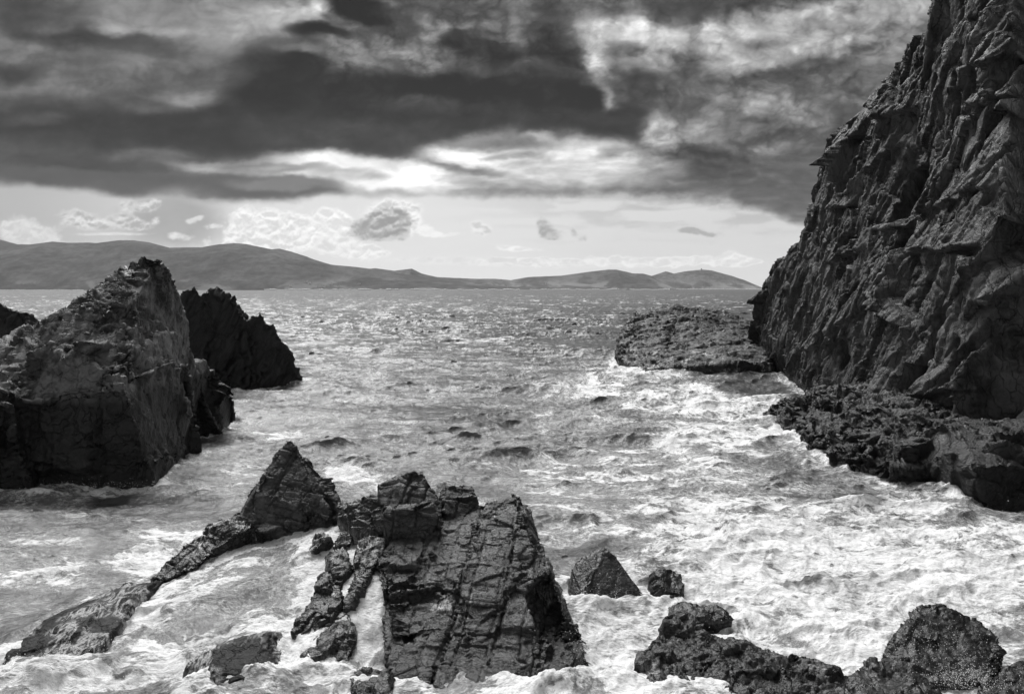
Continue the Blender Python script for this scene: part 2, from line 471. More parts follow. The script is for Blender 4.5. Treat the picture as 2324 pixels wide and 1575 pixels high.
def sea_material():
    m = bpy.data.materials.new('sea_water_and_foam'); t = NT(m)
    out = t.n('ShaderNodeOutputMaterial')
    geo = t.n('ShaderNodeTexCoord'); pos = geo.outputs['Object']
    at = t.n('ShaderNodeAttribute', attribute_name='foam').outputs['Fac']
    lace_at = t.n('ShaderNodeAttribute', attribute_name='lace').outputs['Fac']
    flow = t.n('ShaderNodeAttribute', attribute_name='flow')   # coordinates carried by the current
    fv = flow.outputs['Vector']
    dist = t.n('ShaderNodeCameraData')  # placeholder replaced below
    t.t.nodes.remove(dist)
    sep = t.n('ShaderNodeSeparateXYZ'); t.l(pos, sep.inputs[0])
    y = sep.outputs[1]
    near = t.ramp(y, 45, 130, 1.0, 0.0)
    n_big = t.noise(fv, .55, 8, .62, .5)
    n_mid = t.noise(fv, 2.1, 7, .66, .35)
    n_fin = t.noise(fv, 8.0, 6, .72, .15)
    rid = t.math('SUBTRACT', 1.0, t.math('ABSOLUTE', t.math('MULTIPLY', t.math('SUBTRACT', n_mid, .5), 5.0)))   # filaments
    rid = t.math('MAXIMUM', rid, 0.0)
    pat = t.math('ADD', t.math('MULTIPLY', n_big, .50), t.math('MULTIPLY', n_mid, .28))
    pat = t.math('ADD', pat, t.math('MULTIPLY', n_fin, .22))
    pat = t.math('ADD', pat, t.math('MULTIPLY', t.math('SUBTRACT', rid, .5), .09))
    pat = t.ramp(pat, .36, .64, 0, 1, False)
    thr = t.math('SUBTRACT', 1.02, at)
    thick = t.ramp(t.math('SUBTRACT', pat, thr), .0, .32, 0.0, 1.0)
    # lace: thin closed lines of old foam left behind
    vo = t.n('ShaderNodeTexVoronoi', feature='DISTANCE_TO_EDGE'); vo.inputs['Scale'].default_value = 1.5
    nn = t.n('ShaderNodeTexNoise'); t.l(fv, nn.inputs['Vector']); nn.inputs['Scale'].default_value = 1.3; nn.inputs['Detail'].default_value = 6; nn.inputs['Roughness'].default_value = .6
    sc = t.n('ShaderNodeVectorMath', operation='SCALE'); t.l(nn.outputs['Color'], sc.inputs[0]); sc.inputs['Scale'].default_value = 1.8
    ad = t.n('ShaderNodeVectorMath', operation='ADD'); t.l(fv, ad.inputs[0]); t.l(sc.outputs[0], ad.inputs[1]); t.l(ad.outputs[0], vo.inputs['Vector'])
    web = t.ramp(vo.outputs['Distance'], .0, .13, 1.0, 0.0)
    web2 = t.math('MULTIPLY', t.math('POWER', rid, 2.0), .55)
    lace = t.math('MULTIPLY', t.math('MAXIMUM', web, web2), t.ramp(t.math('ADD', t.math('MULTIPLY', lace_at, 1.1), t.math('SUBTRACT', n_big, .62)), .1, .8))
    lace = t.math('MULTIPLY', lace, t.ramp(n_fin, .35, .6, .25, 1.0))
    foam = t.math('MAXIMUM', thick, t.math('MULTIPLY', lace, .8), None, True)
    # water body
    w = t.n('ShaderNodeBsdfPrincipled')
    milk = t.ramp(at, .1, .8, .055, .16)
    mc = t.n('ShaderNodeCombineColor'); [t.l(milk, mc.inputs[i]) for i in range(3)]; t.l(mc.outputs[0], w.inputs['Base Color'])
    w.inputs['Specular IOR Level'].default_value = .5; w.inputs['IOR'].default_value = 1.34
    t.l(t.ramp(y, 30, 600, .26, .42), w.inputs['Roughness'])
    r1 = t.noise(pos, 1.6, 7, .62, .3); 
    far = t.noise(pos, .16, 6, .65, .2)
    hh = t.math('ADD', t.math('MULTIPLY', r1, .16), t.math('MULTIPLY', far, t.ramp(y, 200, 900, 0.0, 2.6)))
    bw = t.n('ShaderNodeBump'); bw.inputs['Strength'].default_value = 1.0; bw.inputs['Distance'].default_value = 1.0; t.l(hh, bw.inputs['Height'])
    t.l(bw.outputs[0], w.inputs['Normal'])
    # foam body
    f = t.n('ShaderNodeBsdfPrincipled'); f.inputs['Roughness'].default_value = .75; f.inputs['Specular IOR Level'].default_value = .2
    n_vf = t.noise(fv, 22.0, 4, .7, .5)
    fa = t.math('ADD', t.math('ADD', t.ramp(n_fin, .32, .6, -.20, .04), t.ramp(n_vf, .3, .6, -.12, .03)), t.ramp(pat, .2, .75, .52, .88))
    cc = t.n('ShaderNodeCombineColor'); [t.l(fa, cc.inputs[i]) for i in range(3)]; t.l(cc.outputs[0], f.inputs['Base Color'])
    bf = t.n('ShaderNodeBump'); bf.inputs['Strength'].default_value = 1.0; bf.inputs['Distance'].default_value = 1.0
    fh = t.math('ADD', t.math('MULTIPLY', n_mid, .15), t.math('MULTIPLY', n_fin, .07)); fh = t.math('ADD', fh, t.math('MULTIPLY', foam, .05))
    t.l(fh, bf.inputs['Height']); t.l(bf.outputs[0], f.inputs['Normal'])
    mx = t.n('ShaderNodeMixShader'); t.l(foam, mx.inputs[0]); t.l(w.outputs[0], mx.inputs[1]); t.l(f.outputs[0], mx.inputs[2])
    t.l(mx.outputs[0], out.inputs[0])
    return m


def haze_material(density):
    m = bpy.data.materials.new('sea_haze'); t = NT(m)
    out = t.n('ShaderNodeOutputMaterial'); v = t.n('ShaderNodeVolumePrincipled')
    v.inputs['Color'].default_value = (.9, .9, .9, 1); v.inputs['Density'].default_value = density; v.inputs['Anisotropy'].default_value = .1
    t.l(v.outputs[0], out.inputs['Volume'])
    return m
# ---------------------------------------------------------------- the sky: how bright each direction is
def sky_value(u, v):
    """display brightness 0..1 of the cloudy sky; u, v are tangent coordinates of the direction (F = 1808)"""
    u = u.astype(np.float32); v = v.astype(np.float32)
    # perspective of a flat cloud deck: features shrink towards the horizon
    wx = fbm(u / 170, v / 90, 3.1, 6, 0.52); wy = fbm(u / 170, v / 90, 8.7, 6, 0.52)
    wx2 = fbm(u / 45, v / 32, 1.1, 4, 0.55); wy2 = fbm(u / 45, v / 32, 5.5, 4, 0.55)
    U = u + 40 * wx + 9 * wx2; V = v + 26 * wy + 7 * wy2
    streak = fbm(u / 330 + wx * .5, v / 60 + wy * .5, 4.2, 5)
    clot = fbm(U / 110, V / 75, 2.2, 6, 0.55)
    L = 0.46 + 0.10 * streak + 0.16 * clot

    def blob(cu, cv, ru, rv, val, rot=0.0, soft=0.9, a=1.0, crisp=False):
        soft = min(1.25, soft * 1.15)
        nonlocal L
        c, s = math.cos(math.radians(rot)), math.sin(math.radians(rot))
        if crisp:
            du = u + 9 * wx + 7 * wx2 - cu; dv = v + 5 * wy + 6 * wy2 - cv
        else:
            du = U - cu; dv = V - cv
        x = (du * c + dv * s) / ru; y = (-du * s + dv * c) / rv
        r = np.sqrt(x * x + y * y)
        al = a * (1 - sstep(1 - soft * .75, 1 + soft * .75, r))
        L = L * (1 - al) + (val + 0.05 * clot + 0.04 * streak) * al

    B = blob
    # left, upper
    B(450, 40, 330, 60, .55); B(60, 20, 130, 35, .34); B(200, 88, 230, 30, .29, 8); B(370, 118, 120, 22, .36, 8)
    B(140, 62, 70, 14, .42); B(262, 66, 38, 16, .66); B(375, 70, 60, 12, .62); B(590, 62, 150, 42, .63, -8)
    B(650, 40, 90, 35, .68); B(560, 118, 110, 20, .55, -10); B(748, 22, 36, 26, .84, 0, .6); B(690, 40, 26, 22, .74, 0, .6)
    B(50, 115, 80, 18, .50, 12); B(160, 148, 200, 30, .43); B(305, 155, 70, 20, .50); B(30, 170, 70, 22, .31)
    B(120, 205, 100, 22, .48); B(80, 235, 120, 20, .42)
    B(300, 190, 110, 20, .42); B(250, 285, 330, 55, .24); B(560, 300, 330, 60, .25); B(640, 190, 170, 80, .21, -20)
    B(60, 300, 160, 30, .27, 8); B(470, 180, 110, 25, .36); B(425, 225, 66, 20, .55, -6, 1.1); B(330, 245, 70, 14, .38)
    B(150, 365, 260, 45, .33, 6); B(330, 355, 90, 14, .44); B(80, 270, 60, 12, .36)
    # centre
    B(800, 175, 180, 60, .20); B(890, 215, 260, 45, .22)
    B(900, 120, 140, 52, .45); B(1010, 50, 190, 70, .40); B(700, 112, 80, 12, .48, 6, .7)
    B(815, 22, 72, 42, .21, 30, .5); B(735, 76, 74, 19, .22, 5, .5); B(790, 60, 60, 12, .44, 25, .6); B(760, 95, 60, 10, .45, 8, .6)
    B(965, 78, 40, 12, .56, 15, .6); B(1010, 22, 80, 16, .42); B(920, 60, 30, 40, .36)
    B(1045, 98, 42, 36, .28, 0, .6); B(1060, 62, 50, 8, .46, 0, .5); B(1135, 125, 52, 38, .26, 0, .6); B(1125, 84, 45, 8, .44, 0, .5)
    B(1250, 60, 75, 70, .34, 0, .5); B(1262, 120, 72, 52, .25, 0, .6); B(1205, 145, 30, 18, .42, 0, .7); B(1215, 165, 90, 20, .36)
    B(1090, 210, 210, 50, .19, 0, .7); B(1240, 245, 190, 55, .20, 0, .5); B(1000, 275, 340, 45, .26, 0, .6)
    B(860, 320, 300, 40, .30, 6, .6); B(940, 232, 80, 18, .31)
    # bright rim and second lobe
    B(1390, 45, 90, 60, .58); B(1356, 120, 26, 75, .74, -6, .7); B(1420, 70, 80, 24, .82, 0, .7); B(1378, 215, 22, 46, .58, -8, .8)
    B(1440, 205, 48, 98, .27, 0, .45); B(1408, 135, 30, 34, .46, -20, .8); B(1400, 200, 22, 40, .40, 0, .9); B(1385, 280, 90, 30, .25, 0, .5)
    B(860, 128, 110, 34, .52, 0, .8); B(930, 140, 60, 22, .50, 0, .8); B(985, 60, 40, 14, .56, 20, .8); B(1110, 60, 60, 12, .46, 0, .8); B(1180, 40, 40, 16, .47, 0, .8); B(780, 108, 40, 10, .50, 10, .8)
    # right
    B(1620, 12, 240, 34, .34, -3, .8); B(1415, 22, 50, 22, .44); B(1950, 30, 240, 36, .66, -5); B(1960, 95, 200, 40, .58)
    B(1500, 85, 90, 26, .80, 15, .8); B(1500, 140, 90, 26, .63); B(1720, 68, 110, 22, .76); B(1645, 105, 55, 22, .82, 30); B(1815, 108, 90, 20, .72, -12)
    B(1680, 140, 80, 22, .70); B(1565, 150, 40, 40, .42, 0, .7); B(1745, 172, 75, 16, .38, -6, .8); B(1885, 150, 80, 18, .42)
    B(1565, 215, 110, 42, .42); B(1660, 215, 50, 24, .55, 0, .7); B(1800, 240, 100, 30, .55); B(1800, 258, 60, 18, .62, 0, .6); B(1885, 262, 60, 24, .42, 0, .6)
    B(1780, 320, 150, 50, .42); B(1640, 300, 90, 26, .50); B(1500, 300, 46, 34, .76, 30, .7); B(1565, 300, 60, 22, .58)
    B(1610, 372, 130, 32, .31, 6, .7); B(1740, 405, 160, 40, .35, 6, .7); B(1480, 385, 70, 18, .50); B(1900, 400, 150, 80, .42)
    # break below the deck
    B(1230, 372, 250, 56, .80, 0, .6); B(800, 392, 260, 36, .72, 2, .7)
    B(1080, 312, 80, 16, .58, -8); B(1050, 352, 82, 20, 1.0, 3, .8); B(1228, 310, 28, 9, .74, 0, 1.1); B(1220, 328, 120, 12, .50, 4, .8)
    B(1195, 350, 90, 9, .62); B(1010, 376, 42, 7, .50, 8); B(1105, 392, 54, 9, .52, 8); B(1060, 405, 60, 8, .66, 10); B(1320, 345, 90, 28, .88, 0, .8)
    B(1395, 345, 36, 16, .60, 0, .6); B(1420, 360, 30, 14, .78, 0, .5); B(1290, 395, 110, 22, .80)
    B(760, 372, 120, 24, .99, 3, .8); B(700, 398, 50, 12, .95, 0, .8); B(930, 402, 90, 32, 1.02, 8, .7); B(860, 392, 60, 26, .96, 0, .8); B(900, 372, 40, 12, .86)
    B(760, 398, 70, 9, .72, -6); B(830, 408, 44, 12, .74, -4, .8); B(870, 425, 120, 12, .95)
    B(470, 384, 60, 9, .76, 2, 1.1); B(560, 384, 140, 12, .52, 2); B(640, 388, 80, 9, .62)
    # heaped texture: each puff lit on the side of the hidden sun, shaded below
    def puffs(sc, k, w):
        p = (u / sc + w * wx + .25 * wx2, v / (sc * .72) + w * wy + .25 * wy2)
        sh = 9.0 / sc
        return fbm(p[0], p[1], k, 5, .52, mode=2), fbm(p[0] + .3 * sh, p[1] + sh, k, 4, .5, mode=2)
    b1, b1s = puffs(88, 14.2, .6); b2, b2s = puffs(36, 24.2, .5)
    zone = np.exp(-((u - 1080) / 380.) ** 4 - ((v - 90) / 150.) ** 4) + .8 * sstep(1380, 1560, u) + .35
    zone = np.clip(zone, 0, 1.1) * sstep(520, 330, v + .02 * u)
    relief = fbm(u / 150 + .5 * wx, v / 70 + .5 * wy, 44.2, 3)
    L = L * (1 + zone * (.42 * b1 + .26 * b2 + .46 * (b1s - b1) + .24 * (b2s - b2)) * np.clip(.8 + relief, .3, 1.3)
             + .10 * fbm(u / 90, v / 22, 9.9, 4) + .10 * relief)
    L = L * (1 + .26 * fbm(u / 60 + wx, v / 17 + wy, 71.0, 5) * sstep(320, 350, v) * sstep(880, 1020, u + .4 * wx2))
    L = L - .035 * sstep(.55, .35, L)
    L = .46 + (L - .46) * 1.14
    deck = L
    # clear strip over the horizon
    clear = 0.845 + 0.05 * np.exp(-((u - 900) / 500.) ** 2) - 0.13 * sstep(520, 0, u) + 0.03 * sstep(520, 640, v) + 0.015 * streak
    bv = np.interp(u, [-900, 0, 150, 330, 520, 620, 740, 900, 1080, 1180, 1340, 1500, 1650, 1800, 1950, 2600],
                   [380, 408, 424, 438, 455, 452, 440, 436, 438, 444, 438, 441, 456, 498, 530, 560])
    rag = fbm(u / 60, v / 40, 51.0, 6, .6)
    m = sstep(-12, 18, v + 10 * wy + 6 * wy2 - bv + 2 * wx + 11 * rag * sstep(900, 1400, u) + 7 * rag)
    vap = sstep(.0, .5, fbm(u / 160 + wx, v / 26 + wy * .5, 61.0, 5) + .3 * sstep(540, 450, v)) * sstep(900, 1500, u)
    clear = clear - .10 * vap * sstep(600, 470, v)
    L = deck * (1 - m) + clear * m

    B(505, 424, 250, 25, .36, 1, .35, 1, True); B(330, 425, 150, 22, .34, 3, .6); B(640, 424, 130, 14, .48, 2, .5)
    B(250, 408, 260, 20, .34, 6, .4)

    # low backlit cumulus: bright edges, greyer hearts
    pf = fbm(u / 40 + .3 * wx2, v / 30 + .3 * wy2, 11.3, 5, 0.55, mode=2)
    pf2 = fbm(u / 17 + .3 * wx2, v / 13, 21.3, 4, 0.55, mode=2)
    pfs = fbm(u / 40 + .3 * wx2, (v + 7) / 30 + .3 * wy2, 11.3, 4, 0.5, mode=2) - fbm(u / 40 + .3 * wx2, v / 30 + .3 * wy2, 11.3, 4, 0.5, mode=2)
    tone = fbm(u / 70, v / 40, 31.3, 4)

    def cumulus(parts, heart=.72, rim=1.0, base=None, k=1.0, edge=.72, a=.88):
        nonlocal L
        e = np.zeros_like(u)
        for cu, cv, ru, rv in parts:
            x = (u + 6 * wx2 - cu) / ru; y = (v + 4 * wy2 - cv) / rv
            e = e + np.exp(-1.1 * (x * x + y * y) ** 1.2)
        d = np.minimum(e, 1.15) - .40 - 2 * sstep(.06, .01, e) + k * (0.66 * pf + 0.26 * pf2)
        if base is not None:
            d = d - 1.2 * sstep(base - 6, base + 4, v + 2 * wy2)
        al = a * sstep(0.0, edge, d)
        t = sstep(0.0, 0.85, d + .35 * tone - .1); t = np.clip(t - 1.6 * pfs * sstep(.05, .3, d), 0, 1.15)
        val = rim + (heart - rim) * t * .85 + .03 * tone
        L = L * (1 - al) + np.clip(val, 0, 1.03) * al

    B(395, 500, 120, 60, .67, 0, .5)
    cumulus([(30, 520, 60, 34), (95, 545, 70, 44)], .82, .92, None, .7, .5)
    cumulus([(165, 490, 44, 28), (215, 508, 50, 22), (285, 500, 44, 26), (320, 515, 40, 14)], .68, .97, 528, .9)
    cumulus([(285, 468, 26, 26), (325, 470, 34, 18), (350, 460, 20, 16)], .70, .94, 492, .9)
    cumulus([(250, 532, 130, 7)], .86, .97, 538, .4); cumulus([(357, 500, 15, 17)], .84, 1.); cumulus([(430, 503, 22, 10), (455, 495, 14, 8)], .88, .98)
    cumulus([(395, 532, 22, 12), (425, 540, 26, 12)], .90, 1.); cumulus([(180, 570, 260, 34)], .82, .86, None, .5, .6)
    cumulus([(470, 552, 16, 20), (480, 515, 34, 9)], .92, 1.0)
    cumulus([(545, 495, 34, 36), (600, 500, 50, 34), (560, 540, 60, 34), (650, 520, 54, 44), (700, 520, 50, 40), (535, 565, 40, 26), (620, 560, 80, 34)], 0.86, 1.03, None, .9, .5)
    cumulus([(745, 490, 50, 26), (770, 515, 60, 30), (720, 545, 60, 34), (790, 565, 60, 26), (850, 575, 50, 20)], .88, 1.03, None, .8, .5)
    cumulus([(900, 480, 52, 34), (935, 500, 30, 44), (860, 500, 70, 50)], .80, 1.05, 560, .7)
    cumulus([(865, 505, 62, 40), (905, 510, 34, 42), (830, 525, 50, 24)], .56, .80, 553, .55, .4)
    cumulus([(965, 522, 30, 20), (1005, 533, 44, 10)], .96, 1.03); cumulus([(1085, 510, 26, 20), (1095, 528, 28, 14)], .80, 1.0)
    cumulus([(1236, 508, 24, 24), (1250, 534, 36, 18)], .62, .76, 550, .7, .6); cumulus([(1300, 524, 10, 16), (1322, 542, 20, 14)], .70, .80, None, .7, .6)
    cumulus([(1555, 522, 24, 8), (1575, 527, 24, 8), (1615, 534, 26, 8)], .66, .78, None, .8, .6)
    row = [(1090 + i * 24 + 14 * _RND[(i * 7) % 256, 0], 590 + 8 * _RND[(i * 11 + 3) % 256, 1], 16 + 14 * _RND[(i * 5 + 9) % 256, 2], 7 + 10 * _RND[(i * 7) % 256, 3]) for i in range(27)]
    cumulus([(1000, 590, 260, 12), (1350, 602, 340, 10)], .88, .95, None, .6, .6)
    cumulus(row, .88, .98, None, .8, .4)
    cumulus([(1150, 562, 40, 9), (1190, 567, 50, 7), (1660, 578, 26, 13), (1690, 588, 30, 10), (1610, 586, 30, 10)], .90, 1.02, None, .7)
    return np.clip(L, 0.12, 1.04)
# ---------------------------------------------------------------- sky
def build_sky():
    az = np.radians(np.concatenate([np.linspace(-100, -37, 64)[:-1], np.linspace(-37, 37, 1150), np.linspace(37, 100, 64)[1:]]))
    el = np.radians(np.concatenate([[-1.5, -.6], np.linspace(0, 21, 430), np.linspace(21, 27.5, 30)[1:]]))
    A, E = np.meshgrid(az, el)
    Ac = np.clip(A, -1.2, 1.2)
    u = CU + F * np.tan(Ac) * (1 + 0 * E); v = HV - F * np.tan(E) / np.cos(np.clip(A, -1.0, 1.0))
    L = np.empty_like(u, dtype=np.float32)
    for i in range(0, len(el), 60):
        L[i:i + 60] = sky_value(u[i:i + 60], v[i:i + 60])
    lin = np.where(L < .04045, L / 12.92, ((L + .055) / 1.055) ** 2.4)
    Rr = 20000.0
    V = np.stack([Rr * np.sin(A) * np.cos(E), Rr * np.cos(A) * np.cos(E), CAMZ + Rr * np.sin(E)], -1).reshape(-1, 3)
    o = mesh_np('sky', V, grid_faces(len(el), len(az)), sky_material())
    add_attr(o, 'radiance', lin * 1.03 / 2 ** scene.view_settings.exposure)
    tag(o, kind='structure')


build_sky()


# ---------------------------------------------------------------- hills across the bay
M_HILL = None


def hill(name, sil, d_shore, d_crest, mat, seed):
    sil = np.array(sil, float)
    n = 900; us = np.linspace(sil[0, 0], sil[-1, 0], n)
    vs = np.interp(us, sil[:, 0], sil[:, 1])
    vs = vs + .7 * fbm(us / 14, us * 0 + seed, 0, 4)
    zc = CAMZ + (HV - vs) / F * d_crest
    ts = np.concatenate([np.linspace(0, 1, 60), 1 + np.linspace(0, 1, 14)[1:]])
    rows = []
    for t in ts:
        if t <= 1:
            d = d_shore + (d_crest - d_shore) * t
            prof = 1 - (1 - t) ** 1.5
            z = zc * prof
        else:
            d = d_crest + (t - 1) * 900; z = zc * (1 - (t - 1)) ** 1.2
        x = (us - CU) / F * (d_crest * .35 + d * .65)
        und = fbm(x / 420 + seed, d / 420 + 0 * x, 1.0, 6, .55)
        z = z + 60 * und * math.sin(math.pi * min(t, 1)) ** 1.0 * np.clip(zc / 200, .1, 1)
        dd = d + 160 * fbm(x / 500, 0 * x + seed, 3.0, 4) * (1 - min(t, 1))
        rows.append(np.stack([x, dd, np.maximum(z, -1.0 if t in (0, 2) else 0.2)], -1))
    V = np.array(rows)
    V[0, :, 2] = -1.5; V[-1, :, 2] = -1.5
    o = mesh_np(name, V.reshape(-1, 3), grid_faces(len(ts), n), mat)
    tag(o, kind='structure')
    return V


def hill_material(name, v):
    m = bpy.data.materials.new(name); t = NT(m)
    out = t.n('ShaderNodeOutputMaterial'); b = t.n('ShaderNodeBsdfPrincipled')
    pos = t.n('ShaderNodeTexCoord').outputs['Object']
    mp = t.n('ShaderNodeMapping'); mp.inputs['Scale'].default_value = (1, .5, 2.5); t.l(pos, mp.inputs[0])
    n = t.noise(mp.outputs[0], .0035, 9, .62, .6); n2 = t.noise(mp.outputs[0], .02, 6, .7)
    sep = t.n('ShaderNodeSeparateXYZ'); t.l(pos, sep.inputs[0])
    low = t.ramp(sep.outputs[2], 20, 110, 1.0, 0.0)
    field = t.math('MULTIPLY', t.ramp(n, .52, .60), low)
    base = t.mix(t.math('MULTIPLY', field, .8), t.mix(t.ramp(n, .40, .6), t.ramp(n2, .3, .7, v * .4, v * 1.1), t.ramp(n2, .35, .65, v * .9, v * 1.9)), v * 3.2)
    cc = t.n('ShaderNodeCombineColor'); [t.l(base, cc.inputs[i]) for i in range(3)]
    t.l(cc.outputs[0], b.inputs['Base Color']); b.inputs['Roughness'].default_value = .9; b.inputs['Specular IOR Level'].default_value = .1
    t.l(b.outputs[0], out.inputs[0]); return m


HILL_L = [(-500, 600), (-300, 560), (-120, 540), (0, 544), (40, 555), (70, 555), (121, 548.6), (158, 552), (202, 551), (220, 552), (271, 546), (304, 546), (337, 550), (385, 562.6), (422, 561.5), (458, 561.5), (495, 555),
          (532, 552), (557, 554), (616, 566), (634, 564.5), (660, 571), (697, 583), (715, 590), (752, 601), (807, 606), (852, 612), (930, 624), (1000, 634), (1100, 646), (1200, 653)]
HILL_M = [(730, 654), (790, 628), (830, 612), (852, 609), (896, 615), (920, 612), (935, 610), (957, 621), (991, 629), (1035, 631), (1078, 633), (1121, 633), (1160, 636), (1199, 629), (1273, 626), (1338, 617), (1381, 612), (1399, 612), (1438, 621),
          (1459, 621), (1477, 626), (1490, 634), (1507, 643), (1524, 654)]
HILL_R = [(1380, 654), (1440, 636), (1477, 627), (1511, 616), (1529, 621), (1555, 616), (1594, 612), (1615, 614), (1659, 626), (1689, 636), (1724, 652), (1734, 654.5)]
HV_R = hill('hills', HILL_R, 7300, 7900, hill_material('heath_far', .08), 9.0)  # farther hills get a paler base: some distance haze put into the colour
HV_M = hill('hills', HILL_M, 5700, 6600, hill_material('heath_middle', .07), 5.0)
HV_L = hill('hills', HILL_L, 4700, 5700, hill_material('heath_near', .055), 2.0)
# ---------------------------------------------------------------- rocks
# ---- the slab in front
R_SLAB = frame(186, 33, 4)
M_SLAB = rock_material('wet_jointed_slate', R_SLAB, .012, .07, (.22, .5), (.1, .9, .45), 5, .5, .030, .25, wash=(-.1, 2.2, 6, 1.2))
M_BLACK = rock_material('weed_black_rock', R_SLAB, .005, .024, (.2, .5), None, 2, .5, .02, 0, 0, spec=.5, wash=(.35, 2.6, 5, 1.6))


def wedge(face, dz, dy=0.0, dx=0.0):
    """a block under a visible face: the face points and the same sunk dz metres"""
    return [tuple(p) for p in face] + [(p[0] + dx, p[1] + dy, p[2] - dz) for p in face]


def slab_rock():
    face = [P(1100, 1138, 26.0), P(1169, 1118, 26.0), P(1186, 1175, 25.0), P(1234, 1301, 23.2), P(1268, 1400, 22.0), P(1290, 1490, 21.1), P(1240, 1560, 20.3),
            P(1000, 1600, 19.6), P(905, 1560, 20.2), P(884, 1505, 20.9), P(870, 1380, 22.6), P(846, 1250, 24.6), P(900, 1205, 25.3), P(1000, 1190, 25.6)]
    side = [P(1169, 1118, 26.0), P(1182, 1130, 26.3), P(1226, 1215, 25.6), P(1265, 1301, 24.4), P(1293, 1380, 23.2), P(1322, 1442, 22.4), P(1290, 1490, 21.3), P(1234, 1301, 23.2)]
    bm_pts = wedge(face, 2.2, .6, .3)
    h2 = wedge(side, 2.4, .2, -.6)
    toe = [PZ(1336, 1490, .05), PZ(1330, 1450, .25), P(1290, 1430, 22.0), P(1230, 1480, 21.0), PZ(1220, 1560, .0), PZ(1280, 1530, .0)]
    toe2 = [P(966, 1540, 20.2), P(1170, 1530, 20.3), P(1190, 1600, 19.4), P(960, 1600, 19.4)]
    A = [P(858, 1100, 26.0), P(907, 1077, 26.4), P(943, 1066, 26.5), P(962, 1077, 26.5), P(994, 1124, 26.0), P(1004, 1180, 25.4), P(940, 1205, 25.1), P(873, 1222, 25.0), P(866, 1160, 25.4)]
    A2 = [P(866, 1150, 25.2), P(985, 1135, 25.2), P(1003, 1185, 24.9), P(872, 1222, 24.7), P(905, 1160, 24.8)]
    B = [P(996, 1116, 26.4), P(1009, 1102, 26.6), P(1053, 1099, 26.8), P(1066, 1102, 26.7), P(1082, 1120, 26.4), P(1090, 1152, 26.1), P(1084, 1170, 25.9), P(1012, 1194, 25.5), P(1000, 1160, 25.8)]
    B2 = [P(1010, 1128, 25.9), P(1084, 1122, 26.0), P(1088, 1160, 25.8), P(1016, 1190, 25.3)]
    links = []
    for (a, b, c, d, dd) in ((790, 1135, 845, 1190, 26.2), (820, 1120, 868, 1180, 26.0), (800, 1165, 862, 1215, 25.6), (845, 1150, 880, 1200, 25.5)):
        links.append(wedge([P(a, b + 8, dd), P((a + c) / 2, b, dd + .1), P(c, b + 6, dd), P(c, d, dd - .5), P(a, d, dd - .4)], 1.6, .5))
    # loosened blocks standing a little proud of the face
    proud = [wedge([P(856, 1262, 24.7), P(905, 1205, 25.4), P(930, 1330, 23.6), P(920, 1400, 22.4), P(872, 1372, 22.8)], 2.0, .5), wedge([P(860, 1400, 22.3), P(935, 1380, 22.6), P(930, 1500, 20.9), P(960, 1600, 19.4), P(912, 1570, 19.9), P(868, 1500, 20.9)], 2.0, .5)]
    Rn = R_SLAB[2]
    for q in ([(1075, 1250), (1215, 1262), (1228, 1330), (1085, 1345)], [(905, 1375), (1005, 1340), (1030, 1420), (920, 1450)], [(1090, 1350), (1190, 1340), (1205, 1430), (1110, 1450)],
              [(940, 1470), (1040, 1440), (1060, 1520), (960, 1545)], [(880, 1255), (985, 1240), (1000, 1330), (890, 1350)], [(1110, 1150), (1170, 1130), (1195, 1225), (1120, 1240)],
              [(1015, 1245), (1070, 1240), (1080, 1330), (1030, 1340)], [(1060, 1480), (1160, 1460), (1180, 1540), (1080, 1560)]):
        pts = []
        for (u, v) in q:
            d = np.interp(v, [1118, 1190, 1301, 1400, 1500, 1600], [26.0, 25.4, 23.5, 22.1, 20.9, 19.5])
            p = np.array(P(u, v, d)); pts.append(tuple(p + Rn * .16)); pts.append(tuple(p - Rn * .6))
        proud.append(pts)
    cut = [[P(1192, 1338, 20.6), P(1240, 1292, 21.4), P(1300, 1440, 20.0), P(1228, 1478, 19.6), P(1198, 1340, 23.6), P(1243, 1300, 24.4), P(1300, 1445, 22.6), P(1232, 1478, 21.9)],
           [P(1262, 1400, 20), P(1300, 1432, 20), P(1268, 1500, 19.6), P(1220, 1485, 19.6), P(1262, 1400, 21.9), P(1296, 1432, 21.8), P(1264, 1500, 21.0), P(1220, 1485, 21.2)],
           [P(905, 1452, 19.5), P(1010, 1432, 19.5), P(1030, 1478, 19.0), P(925, 1500, 19.0), P(905, 1446, 21.3), P(1010, 1430, 21.6), P(1030, 1480, 20.9), P(925, 1505, 20.6)]]
    TOPL = [('flat', (1.1, .8, .7), .08, (.85, .06, .04, 1)), ('block', (.9, .34, 1.2), .08, .030), ('strata', (1, 1, .15), .03, 0), ('noise', (.5, .2, .2), .04, .6)]
    RT = frame(186, 62, 3)
    rock('perched_block', [wedge(A, 2.2, .9), wedge(A2, 1.5, .5)], .034, RT, TOPL, M_SLAB, 'large angular block standing on the upper left end of the slab', seed=1.9)
    rock('perched_block', [wedge(B, 2.0, .9), wedge(B2, 1.5, .5)], .034, RT, TOPL, M_SLAB, 'smaller notched block standing at the middle of the slab top', seed=2.9)
    rock('block_rubble', links, .032, RT, [('flat', (.5, .4, .4), .10, (.85, .15, .03, 1)), ('noise', (.3, .2, .2), .05, .6)], M_BLACK, 'dark broken blocks leaning on the left side of the large perched block', seed=3.9)
